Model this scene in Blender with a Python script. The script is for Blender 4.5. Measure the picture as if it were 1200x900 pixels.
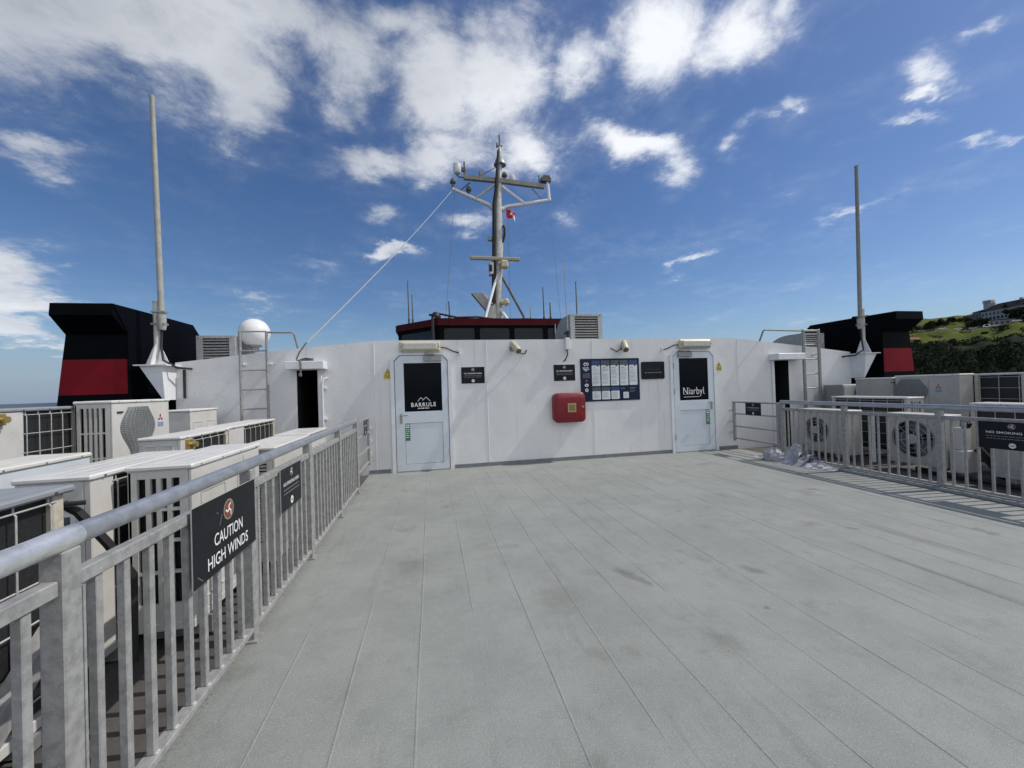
import bpy, math, random
from math import pi, sin, cos, radians
from mathutils import Vector, Matrix, noise as mnoise
random.seed(7)
sc = bpy.context.scene
for o in list(bpy.data.objects): bpy.data.objects.remove(o)
COL = sc.collection

# ------------------------------------------------------------------ camera
F_PX, ROLL = 465.0, 0.03168939
R0 = Vector((0.97989158, -0.19953068, 0.0)); U0 = Vector((-0.00193175, -0.00948678, 0.99995313)); FW = Vector((0.19952133, 0.97984566, 0.00968146))
RT = R0 * cos(ROLL) - U0 * sin(ROLL); UP = R0 * sin(ROLL) + U0 * cos(ROLL)
cam_d = bpy.data.cameras.new('camera'); cam = bpy.data.objects.new('camera', cam_d); COL.objects.link(cam)
cam_d.sensor_width = 36; cam_d.lens = F_PX / 1200 * 36; cam_d.clip_start = 0.05; cam_d.clip_end = 60000
mw = Matrix.Identity(4)
for i in range(3):
    mw[i][0], mw[i][1], mw[i][2] = RT[i], UP[i], -FW[i]
mw.translation = (0, 0, 1.5)
cam.matrix_world = mw
sc.camera = cam

# ------------------------------------------------------------------ sun, sky, exposure
SUN = Vector((0.80, -0.085, 1.0)).normalized()
SUN_EL = math.asin(SUN.z); SUN_AZ = math.atan2(SUN.x, SUN.y)
ld = bpy.data.lights.new('sun', 'SUN'); ld.energy = 3.6; ld.angle = radians(0.55); ld.color = (1.0, 0.955, 0.89)
sun = bpy.data.objects.new('sun', ld); COL.objects.link(sun)
sun.rotation_euler = SUN.to_track_quat('Z', 'Y').to_euler()
sc.view_settings.view_transform = 'Standard'; sc.view_settings.look = 'None'
sc.view_settings.exposure = -0.30; sc.view_settings.gamma = 1; sc.view_settings.use_curve_mapping = False
SKY_STRENGTH = 0.135

def pix_dir(px, py):
    dx, dy = px - 600, py - 450
    return (FW * F_PX + RT * dx - UP * dy).normalized()

world = bpy.data.worlds.new('World'); sc.world = world; world.use_nodes = True
wt = world.node_tree; wt.nodes.clear()
def wn(t, **k):
    n = wt.nodes.new(t)
    for a, b in k.items(): setattr(n, a, b)
    return n
def lk(a, b): wt.links.new(a, b)
def wm(op, *ins, clamp=False):
    n = wn('ShaderNodeMath', operation=op); n.use_clamp = clamp
    for i, v in enumerate(ins):
        if isinstance(v, (int, float)): n.inputs[i].default_value = v
        else: lk(v, n.inputs[i])
    return n.outputs[0]
def wv(op, *ins):
    n = wn('ShaderNodeVectorMath', operation=op)
    for i, v in enumerate(ins):
        if isinstance(v, (tuple, list, Vector)): n.inputs[i].default_value = tuple(v)
        elif isinstance(v, (int, float)): n.inputs['Scale'].default_value = v
        else: lk(v, n.inputs[i])
    return n.outputs['Value'] if op in ('DOT_PRODUCT', 'LENGTH') else n.outputs['Vector']
def wnoise(vec, scale, detail=8, rough=0.55, dist=0.0):
    n = wn('ShaderNodeTexNoise'); n.inputs['Scale'].default_value = scale; n.inputs['Detail'].default_value = detail
    n.inputs['Roughness'].default_value = rough; n.inputs['Distortion'].default_value = dist
    lk(vec, n.inputs['Vector']); return n
def wramp(x, a, b):
    n = wn('ShaderNodeMapRange', interpolation_type='SMOOTHSTEP')
    lk(x, n.inputs['Value']); n.inputs['From Min'].default_value = a; n.inputs['From Max'].default_value = b
    return n.outputs['Result']
sky = wn('ShaderNodeTexSky', sky_type='NISHITA'); sky.sun_disc = False
sky.sun_elevation = SUN_EL; sky.sun_rotation = SUN_AZ; sky.altitude = 0; sky.air_density = 1.0; sky.dust_density = 0.55; sky.ozone_density = 4.0
tc = wn('ShaderNodeTexCoord'); D = tc.outputs['Generated']
sepz = wn('ShaderNodeSeparateXYZ'); lk(D, sepz.inputs[0])
# cloud-layer coordinates: the view direction met with a flat layer overhead
den = wm('ADD', wm('MAXIMUM', sepz.outputs['Z'], 0.0), 0.16)
cx = wn('ShaderNodeCombineXYZ'); lk(wm('DIVIDE', sepz.outputs['X'], den), cx.inputs[0]); lk(wm('DIVIDE', sepz.outputs['Y'], den), cx.inputs[1])
P = cx.outputs[0]
w1 = wnoise(P, 3.0, 7, 0.6)
warp = wv('SCALE', wv('SUBTRACT', w1.outputs['Color'], (0.5, 0.5, 0.5)), 1.0)
warp.node.inputs['Scale'].default_value = 0.17
Dw = wv('ADD', D, warp)
# (pixel of the cloud in the photograph gives its bearing) x, y, rx, ry, angle deg, weight
BLOBS = [(50, 20, 170, 105, 0, 1.1), (210, 40, 140, 92, 10, 1.1), (290, 108, 62, 60, 30, 1.0), (340, 25, 75, 45, 0, .9), (408, 65, 52, 80, 5, .9), (395, 140, 34, 26, 0, .6), (475, 18, 75, 36, 0, .85),
         (515, 95, 72, 72, 10, 1.0), (590, 105, 70, 90, 10, 1.0), (668, 92, 46, 42, -20, .85), (435, 188, 62, 24, -8, .76), (520, 180, 66, 36, -5, .92), (605, 180, 52, 40, 10, .9), (560, 35, 40, 30, 0, .7), (700, 70, 30, 22, 0, .55),
         (770, 40, 58, 66, -10, 1.02), (852, 30, 70, 48, -15, 1.0), (785, 85, 26, 26, 0, .62), (915, 8, 34, 26, -25, .75),
         (748, 172, 52, 22, 20, .98), (778, 208, 34, 30, 40, .92), (722, 160, 26, 16, 0, .75), (845, 182, 20, 15, -20, .66), (880, 152, 46, 9, -25, .58), (930, 128, 22, 10, -15, .62),
         (40, 172, 72, 26, 8, 1.0), (5, 318, 60, 44, 20, 1.05), (20, 368, 75, 26, 0, .9), (35, 402, 75, 11, 0, .72), (78, 316, 20, 7, 0, .62),
         (460, 299, 38, 10, 8, .95), (450, 250, 28, 15, -15, .66), (548, 257, 27, 17, -5, .80), (360, 316, 45, 9, 10, .40), (660, 262, 20, 20, 45, .42),
         (808, 302, 42, 8, -18, .66), (1000, 246, 66, 8, -14, .68), (1098, 72, 30, 24, -35, .70), (1076, 92, 18, 11, 0, .72), (1060, 126, 36, 9, 15, .68), (1165, 158, 60, 9, -25, .72), (1155, 40, 34, 12, -15, .64), (300, 358, 60, 10, 5, .40)]
acc = None
for (bx, by, rx, ry, an, wgt) in BLOBS:
    c = pix_dir(bx, by); a = radians(an)
    e1 = pix_dir(bx + rx * cos(a), by + rx * sin(a)) - c; e2 = pix_dir(bx - ry * sin(a), by + ry * cos(a)) - c
    A = e1 / e1.length_squared; B = e2 - e1 * (e2.dot(e1) / e1.length_squared); B = B / B.length_squared
    u = wm('SUBTRACT', wv('DOT_PRODUCT', Dw, A), A.dot(c)); v = wm('SUBTRACT', wv('DOT_PRODUCT', Dw, B), B.dot(c))
    q = wm('MULTIPLY_ADD', v, v, wm('MULTIPLY', u, u))
    # only on the cloud's own side of the sky
    g = wm('POWER', 2.718, wm('MULTIPLY', q, -0.9))
    g = wm('MULTIPLY', g, wgt)
    facing = wramp(wv('DOT_PRODUCT', D, c), 0.2, 0.5)
    g = wm('MULTIPLY', g, facing)
    acc = g if acc is None else wm('SMOOTH_MAX', acc, g, 0.12)
fb = wnoise(P, 2.7, 14, 0.66, 0.25)
fb2 = wnoise(P, 7.0, 12, 0.70, 0.5)
# behind the camera: unseen cloud cover, added to throw fill light on the wall
back = wramp(wv('DOT_PRODUCT', D, tuple(Vector((-.35,1,0)).normalized())), 0.0, -0.4)
acc = wm('ADD', acc, wm('MULTIPLY', back, 0.72))
dens = wm('ADD', acc, wm('MULTIPLY', wm('SUBTRACT', fb.outputs['Fac'], 0.5), 1.55))
dens = wm('ADD', dens, wm('MULTIPLY', wm('SUBTRACT', fb2.outputs['Fac'], 0.5), 0.85))
cover = wm('ADD', wm('MULTIPLY', wramp(dens, 0.31, 1.04), 0.83), wm('MULTIPLY', wramp(dens, 0.0, 0.85), 0.17))
cover = wm('MULTIPLY', cover, wramp(sepz.outputs['Z'], 0.0, 0.05))
# cloud tone: thick parts grey underneath, lit towards the sun, ragged edges white
tone = wnoise(P, 2.6, 6, 0.5, 0.2)
sd = wramp(wv('DOT_PRODUCT', D, tuple(pix_dir(150, 0))), 0.70, 0.99)
thick = wramp(dens, 0.75, 1.6)
lightness = wm('SUBTRACT', wm('MULTIPLY_ADD', tone.outputs['Fac'], 0.80, 0.58), wm('ADD', wm('MULTIPLY', thick, 0.26), wm('MULTIPLY', sd, 0.52)), clamp=True)
cr = wn('ShaderNodeValToRGB'); lk(lightness, cr.inputs[0])
cr.color_ramp.elements[0].position = 0.0; cr.color_ramp.elements[0].color = (0.27, 0.315, 0.40, 1)
cr.color_ramp.elements[1].position = 0.9; cr.color_ramp.elements[1].color = (1.34, 1.37, 1.42, 1)
hs = wn('ShaderNodeHueSaturation'); hs.inputs['Hue'].default_value = .507; hs.inputs['Saturation'].default_value = 1.16; hs.inputs['Value'].default_value = .86; lk(sky.outputs[0], hs.inputs['Color'])
bg1 = wn('ShaderNodeBackground'); lk(hs.outputs[0], bg1.inputs[0]); bg1.inputs[1].default_value = SKY_STRENGTH
bg2 = wn('ShaderNodeBackground'); lk(cr.outputs[0], bg2.inputs[0]); bg2.inputs[1].default_value = 0.92
mx = wn('ShaderNodeMixShader'); lk(wm('MULTIPLY', cover, 0.93), mx.inputs[0]); lk(bg1.outputs[0], mx.inputs[1]); lk(bg2.outputs[0], mx.inputs[2])
bg3 = wn('ShaderNodeBackground'); bg3.inputs[0].default_value = (.36, .50, .74, 1); bg3.inputs[1].default_value = .82      # moist air low over the sea
mx2 = wn('ShaderNodeMixShader'); lk(wm('MULTIPLY', wramp(sepz.outputs['Z'], 0.16, -0.01), 0.80), mx2.inputs[0]); lk(mx.outputs[0], mx2.inputs[1]); lk(bg3.outputs[0], mx2.inputs[2])
wo = wn('ShaderNodeOutputWorld'); lk(mx2.outputs[0], wo.inputs[0])

# ------------------------------------------------------------------ materials
MATS = {}
def mat(name, col, rough=0.5, metal=0.0, var=0.0, vscale=3.0, bump=0.0, bscale=60.0, col2=None, spot=None, spec=0.5, stretch=None, coat=0.0):
    """procedural paint/metal: base colour with noise wear (col2), spots (spot=(colour, scale, threshold, softness)), fine bump"""
    m = bpy.data.materials.new(name); m.use_nodes = True; t = m.node_tree; b = t.nodes['Principled BSDF']
    b.inputs['Base Color'].default_value = (*col, 1); b.inputs['Roughness'].default_value = rough; b.inputs['Metallic'].default_value = metal
    b.inputs['Specular IOR Level'].default_value = spec; b.inputs['Coat Weight'].default_value = coat
    g = t.nodes.new('ShaderNodeNewGeometry'); vec = g.outputs['Position']
    if stretch:
        mp = t.nodes.new('ShaderNodeMapping'); mp.inputs['Scale'].default_value = stretch; t.links.new(vec, mp.inputs[0]); vecs = mp.outputs[0]
    else: vecs = vec
    last = None
    def mixc(fac, a, bcol):
        n = t.nodes.new('ShaderNodeMix'); n.data_type = 'RGBA'
        t.links.new(fac, n.inputs['Factor'])
        if a is None: n.inputs['A'].default_value = (*col, 1)
        else: t.links.new(a, n.inputs['A'])
        n.inputs['B'].default_value = (*bcol, 1); return n.outputs['Result']
    def nz(scale, det, r=0.6, v=None):
        n = t.nodes.new('ShaderNodeTexNoise'); n.inputs['Scale'].default_value = scale; n.inputs['Detail'].default_value = det; n.inputs['Roughness'].default_value = r
        t.links.new(v or vecs, n.inputs['Vector']); return n.outputs['Fac']
    def rng(x, a, c):
        n = t.nodes.new('ShaderNodeMapRange'); n.interpolation_type = 'SMOOTHSTEP'; t.links.new(x, n.inputs['Value'])
        n.inputs['From Min'].default_value = a; n.inputs['From Max'].default_value = c; return n.outputs['Result']
    if var > 0 or col2:
        c2 = col2 or tuple(max(0, c * (1 - var)) for c in col)
        last = mixc(rng(nz(vscale, 8, 0.65), 0.36, 0.68), None, c2)
    if spot:
        for (sc_, scale, th, soft) in ([spot] if not isinstance(spot, list) else spot):
            last = mixc(rng(nz(scale, 6, 0.7), th, th + soft), last, sc_)
    if last is not None: t.links.new(last, b.inputs['Base Color'])
    if bump > 0:
        bn = t.nodes.new('ShaderNodeBump'); bn.inputs['Strength'].default_value = bump; bn.inputs['Distance'].default_value = 0.01
        t.links.new(nz(bscale, 5, 0.6, vec), bn.inputs['Height']); t.links.new(bn.outputs[0], b.inputs['Normal'])
    MATS[name] = m
    return m
M = {}
def wall_material():
    m = mat('deckhouse_paint', (.77,.77,.76), .38, 0, .09, 1.1, 0, 24, spot=[((.64,.63,.60), 4.2, .64, .2)]); t = m.node_tree; b = t.nodes['Principled BSDF']
    g = t.nodes.new('ShaderNodeNewGeometry')
    def nz(scale, det, r, sv):
        mp = t.nodes.new('ShaderNodeMapping'); mp.inputs['Scale'].default_value = sv; t.links.new(g.outputs['Position'], mp.inputs[0])
        n = t.nodes.new('ShaderNodeTexNoise'); n.inputs['Scale'].default_value = scale; n.inputs['Detail'].default_value = det; n.inputs['Roughness'].default_value = r; t.links.new(mp.outputs[0], n.inputs['Vector']); return n.outputs['Fac']
    b1 = t.nodes.new('ShaderNodeBump'); b1.inputs['Strength'].default_value = .30; b1.inputs['Distance'].default_value = .05; t.links.new(nz(1.5, 2, .5, (1,1,.8)), b1.inputs['Height'])
    b2 = t.nodes.new('ShaderNodeBump'); b2.inputs['Strength'].default_value = .28; b2.inputs['Distance'].default_value = .01; t.links.new(nz(26, 5, .6, (1,1,1)), b2.inputs['Height']); t.links.new(b1.outputs[0], b2.inputs['Normal']); t.links.new(b2.outputs[0], b.inputs['Normal'])
    src = b.inputs['Base Color'].links[0].from_socket                # thin weather streaks running down the paint
    r = t.nodes.new('ShaderNodeMapRange'); r.inputs['From Min'].default_value = .60; r.inputs['From Max'].default_value = .80; r.inputs['To Max'].default_value = .75; t.links.new(nz(9, 6, .65, (1,1,.06)), r.inputs['Value'])
    mx_ = t.nodes.new('ShaderNodeMix'); mx_.data_type = 'RGBA'; t.links.new(r.outputs[0], mx_.inputs['Factor']); t.links.new(src, mx_.inputs['A']); mx_.inputs['B'].default_value = (.52,.49,.43,1); t.links.new(mx_.outputs['Result'], b.inputs['Base Color'])
    return m
M['wall'] = wall_material()
M['roof'] = mat('roof_paint', (.50, .51, .51), .6, 0, .2, 2)
M['door'] = mat('door_paint', (.66, .71, .76), .30, 0, .06, 4, .15, 12)
M['trim'] = mat('white_trim', (.78, .79, .80), .4, 0, .08, 8)
M['gap'] = mat('door_gap', (.06, .065, .07), .7)
M['skirt'] = mat('skirting_paint', (.20, .225, .235), .55, 0, .25, 8)
M['glass'] = mat('dark_glass', (.004, .005, .007), .06, spec=.12)
M['bglass'] = mat('bridge_glass', (.012, .014, .016), .10, 0, .4, 3, spec=.25)
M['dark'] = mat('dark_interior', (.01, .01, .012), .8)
M['navyblack'] = mat('funnel_black', (.0018, .0022, .004), .60, 0, .4, 2.2, .12, 8, spec=.07)
M['funnelred'] = mat('funnel_red', (.225, .008, .016), .5, 0, .25, 2, spec=.12)
M['bridgered'] = mat('bridge_red', (.060, .003, .005), .5, 0, .3, 5, spec=.12)
M['firered'] = mat('fire_red', (.21, .006, .014), .38, 0, .2, 6)
M['galv'] = mat('galvanised_steel', (.36, .357, .345), .50, .08, .32, 22, .12, 60, spot=[((.47, .47, .46), 45, .60, .1), ((.20, .19, .17), 13, .66, .1)])
M['galvtop'] = mat('worn_steel_tube', (.46, .48, .51), .34, .6, .25, 14, .08, 50)
M['zinc'] = mat('bright_zinc_weld', (.62, .62, .60), .4, .5)
M['olive'] = mat('weathered_ladder', (.30, .31, .28), .5, .4, .3, 30)
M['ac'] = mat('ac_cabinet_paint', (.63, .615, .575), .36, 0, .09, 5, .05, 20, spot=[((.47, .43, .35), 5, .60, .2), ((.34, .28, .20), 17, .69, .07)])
M['acbeige'] = mat('ac_cabinet_older', (.46, .46, .42), .4, 0, .12, 5, .05, 20, spot=[((.40, .37, .30), 9, .68, .12)])  # beige-grey cabinet paint, darkened to carry the shade on the right-hand units
M['acblue'] = mat('ac_cabinet_fresh', (.62, .66, .68), .34, 0, .08, 5, spot=[((.55, .50, .42), 8, .72, .1)])
M['aclid'] = mat('ac_lid_paint', (.69, .68, .645), .34, 0, .10, 7, .05, 30, spot=[((.50, .47, .40), 6, .60, .18), ((.36, .31, .24), 14, .69, .08)])
M['aclidgrey'] = mat('ac_lid_grey', (.28, .295, .31), .42, 0, .15, 7)
M['acrust'] = mat('ac_lid_rusted', (.67, .65, .59), .45, 0, .1, 6, .1, 30, spot=[((.40, .24, .12), 5.5, .60, .14), ((.16, .06, .025), 7, .66, .06)])
M['acpost'] = mat('ac_corner_post', (.62, .56, .45), .5, 0, .25, 20, spot=[((.36, .18, .07), 12, .63, .12)])
M['rust'] = mat('rust', (.30, .13, .045), .8, 0, .6, 30)
M['coil'] = mat('condenser_coil', (.035, .036, .038), .55, .3, .35, 60, spot=[((.12, .12, .115), 9, .68, .1)])
M['wire'] = mat('guard_wire', (.55, .55, .52), .45, .1, .2, 30)
M['grille'] = mat('fan_grille_grey', (.21, .22, .22), .55, 0, .15, 20)
M['fanblade'] = mat('fan_blade', (.10, .105, .11), .45)
M['hub'] = mat('fan_hub', (.42, .43, .42), .5, 0, .15, 30)
M['brass'] = mat('brass_valve', (.50, .37, .13), .4, .6, .4, 30)
M['rubber'] = mat('black_rubber', (.012, .012, .013), .6)
M['logored'] = mat('logo_red', (.45, .02, .03), .5)
M['logoblue'] = mat('logo_blue', (.10, .22, .45), .5)
M['inkgrey'] = mat('ink_grey', (.08, .08, .085), .6)
M['signblack'] = mat('sign_black', (.008, .010, .014), .45, 0, .4, 12, spot=[((.03, .034, .038), 14, .68, .1)], spec=.25)
M['signnavy'] = mat('sign_navy', (.007, .017, .040), .45, spec=.25)
M['signedge'] = mat('sign_edge', (.52, .52, .50), .5)
M['white'] = mat('sign_white', (.80, .80, .79), .5)
M['offwhite'] = mat('sign_offwhite', (.76, .77, .78), .5, 0, .1, 30)
M['faint'] = mat('sign_faint_text', (.16, .17, .18), .5)
M['gold'] = mat('sign_gold', (.36, .27, .13), .5)
M['emred'] = mat('emblem_red', (.28, .04, .045), .5)
M['emdim'] = mat('emblem_faded', (.15, .06, .06), .5)
M['cardblue'] = mat('card_blue', (.03, .075, .20), .5, 0, .5, 30)
M['cardgrey'] = mat('card_grey', (.11, .135, .15), .5, 0, .6, 30)
M['yellow'] = mat('warning_yellow', (.60, .47, .06), .5)
M['green'] = mat('exit_green', (.02, .20, .09), .5)
M['cream'] = mat('cream_plastic', (.60, .54, .37), .4, 0, .15, 15)
M['lens'] = mat('lamp_lens', (.58, .57, .50), .22, 0, .15, 18)
M['steelgrey'] = mat('grey_metal', (.33, .34, .33), .45, .3, .2, 15)
M['mast'] = mat('mast_paint', (.60, .59, .55), .45, 0, .3, 6, spot=[((.25, .22, .18), 8, .66, .1)])
M['mastdark'] = mat('mast_dark', (.13, .12, .105), .55, 0, .4, 8)
M['gelcoat'] = mat('white_gelcoat', (.80, .80, .79), .25, 0, .04, 5)
M['whip'] = mat('antenna_pole', (.40, .40, .36), .5, 0, .2, 9)
M['rope'] = mat('white_rope', (.42, .43, .44), .8, 0, .2, 40)
M['flagred'] = mat('flag_red', (.45, .02, .03), .7)
M['hull'] = mat('hull_paint', (.02, .025, .04), .4)
M['brown'] = mat('brown_deck', (.100, .090, .082), .8, 0, .30, 5, .5, 90, spot=[((.07, .06, .052), 4, .58, .15)], stretch=(1, .35, 1))

def deck_material():
    m = bpy.data.materials.new('deck_coating'); m.use_nodes = True; t = m.node_tree; b = t.nodes['Principled BSDF']
    g = t.nodes.new('ShaderNodeNewGeometry'); pos = g.outputs['Position']
    def mp(s):
        n = t.nodes.new('ShaderNodeMapping'); n.inputs['Scale'].default_value = s; t.links.new(pos, n.inputs[0]); return n.outputs[0]
    def nz(v, scale, det=6, r=.6):
        n = t.nodes.new('ShaderNodeTexNoise'); n.inputs['Scale'].default_value = scale; n.inputs['Detail'].default_value = det; n.inputs['Roughness'].default_value = r
        t.links.new(v, n.inputs['Vector']); return n.outputs['Fac']
    def rng(x, a, c, lo=0., hi=1.):
        n = t.nodes.new('ShaderNodeMapRange'); n.interpolation_type = 'SMOOTHSTEP'; t.links.new(x, n.inputs['Value'])
        for k, v in (('From Min', a), ('From Max', c), ('To Min', lo), ('To Max', hi)): n.inputs[k].default_value = v
        return n.outputs['Result']
    def mix(f, a, c):
        n = t.nodes.new('ShaderNodeMix'); n.data_type = 'RGBA'; t.links.new(f, n.inputs['Factor'])
        for k, v in (('A', a), ('B', c)):
            if isinstance(v, tuple): n.inputs[k].default_value = (*v, 1)
            else: t.links.new(v, n.inputs[k])
        return n.outputs['Result']
    def ma(op, a, c):
        n = t.nodes.new('ShaderNodeMath'); n.operation = op
        for i, v in enumerate((a, c)):
            if isinstance(v, (int, float)): n.inputs[i].default_value = v
            else: t.links.new(v, n.inputs[i])
        return n.outputs[0]
    c = mix(rng(nz(pos, 1.3, 10, .72), .36, .64), (.312, .324, .300), (.262, .275, .255))
    c = mix(rng(nz(pos, 4.2, 10, .75), .50, .72, 0, .60), c, (.205, .220, .200))
    c = mix(rng(nz(mp((2.6, .30, 1)), 3.4, 9, .72), .54, .72, 0, .48), c, (.178, .190, .174))          # traffic scuffs along the planks
    c = mix(rng(nz(pos, 1.5, 5, .6), .59, .72, 0, .65), c, (.195, .190, .158))          # dull damp stains
    c = mix(rng(nz(pos, 2.3, 3, .5), .68, .75, 0, .6), c, (.150, .152, .138))
    # a few particular marks: old spill patches and smears on the coating
    for (sx_, sy_, rx_, ry_, an_, k_) in ((1.47,2.92,.085,.24,.35,.75),(1.55,2.75,.05,.10,.3,.6),(.86,2.72,.30,.34,0,.38),(2.45,2.72,.09,.16,.5,.7),(1.62,2.02,.16,.20,.2,.45),(2.12,2.25,.035,.03,0,.9),(4.3,2.9,.10,.9,.06,.5),(3.7,2.2,.07,1.0,.05,.5),(-.2,3.5,.3,.4,.6,.4),(.55,1.45,.25,.18,0,.35)):
        m1 = t.nodes.new('ShaderNodeMapping'); m1.vector_type = 'TEXTURE'; m1.inputs['Location'].default_value = (sx_, sy_, 0); m1.inputs['Rotation'].default_value = (0, 0, an_); m1.inputs['Scale'].default_value = (rx_, ry_, 1)
        t.links.new(pos, m1.inputs[0]); ln = t.nodes.new('ShaderNodeVectorMath'); ln.operation = 'LENGTH'; t.links.new(m1.outputs[0], ln.inputs[0])
        c = mix(rng(ma('ADD', ln.outputs['Value'], ma('MULTIPLY', nz(pos, 14, 7, .75), 1.3)), 1.55, .75, 0, k_), c, (.150, .148, .122))
    c = mix(rng(nz(pos, 170, 3, .6), .54, .66, 0, .48), c, (.130, .140, .130))
    c = mix(rng(nz(pos, 75, 4, .7), .56, .70, 0, .40), c, (.16, .178, .168))             # grit
    c = mix(rng(nz(pos, 120, 3, .6), .57, .67, 0, .42), c, (.50, .52, .48))
    c = mix(rng(nz(pos, 30, 3, .6), .745, .775, 0, .8), c, (.10, .11, .11))
    c = mix(rng(nz(pos, 7, 5, .75), .725, .76, 0, .6), c, (.16, .145, .12))
    # dirt gathered along the plate seams (one every 0.345 m across the deck)
    sx = t.nodes.new('ShaderNodeSeparateXYZ'); t.links.new(pos, sx.inputs[0])
    fr = ma('ABSOLUTE', ma('SUBTRACT', ma('FRACT', ma('DIVIDE', ma('ADD', sx.outputs[0], ma('ADD', .80 + .1725, ma('MULTIPLY', nz(mp((0, 1, 0)), 2.5, 3), .012))), .345), 0), .5), 0)
    dirt = ma('MULTIPLY', rng(fr, .028, .010), rng(nz(mp((1, .5, 1)), 3.0, 6, .7), .42, .68, 0, .28))
    c = mix(dirt, c, (.13, .145, .145))
    edge = ma('MULTIPLY', rng(ma('ADD', sx.outputs[0], ma('MULTIPLY', nz(pos, 3, 6, .7), .10)), -.98, -1.10), rng(nz(pos, 60, 6, .75), .44, .66, 0, .6))
    c = mix(edge, c, (.085, .095, .095))
    t.links.new(c, b.inputs['Base Color']); b.inputs['Roughness'].default_value = .62; b.inputs['Specular IOR Level'].default_value = .35
    bn = t.nodes.new('ShaderNodeBump'); bn.inputs['Strength'].default_value = .8; bn.inputs['Distance'].default_value = .004
    t.links.new(ma('ADD', nz(pos, 230, 3), ma('MULTIPLY', nz(pos, 9, 4), 1.2)), bn.inputs['Height']); t.links.new(bn.outputs[0], b.inputs['Normal'])
    return m
M['deck'] = deck_material()

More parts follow.
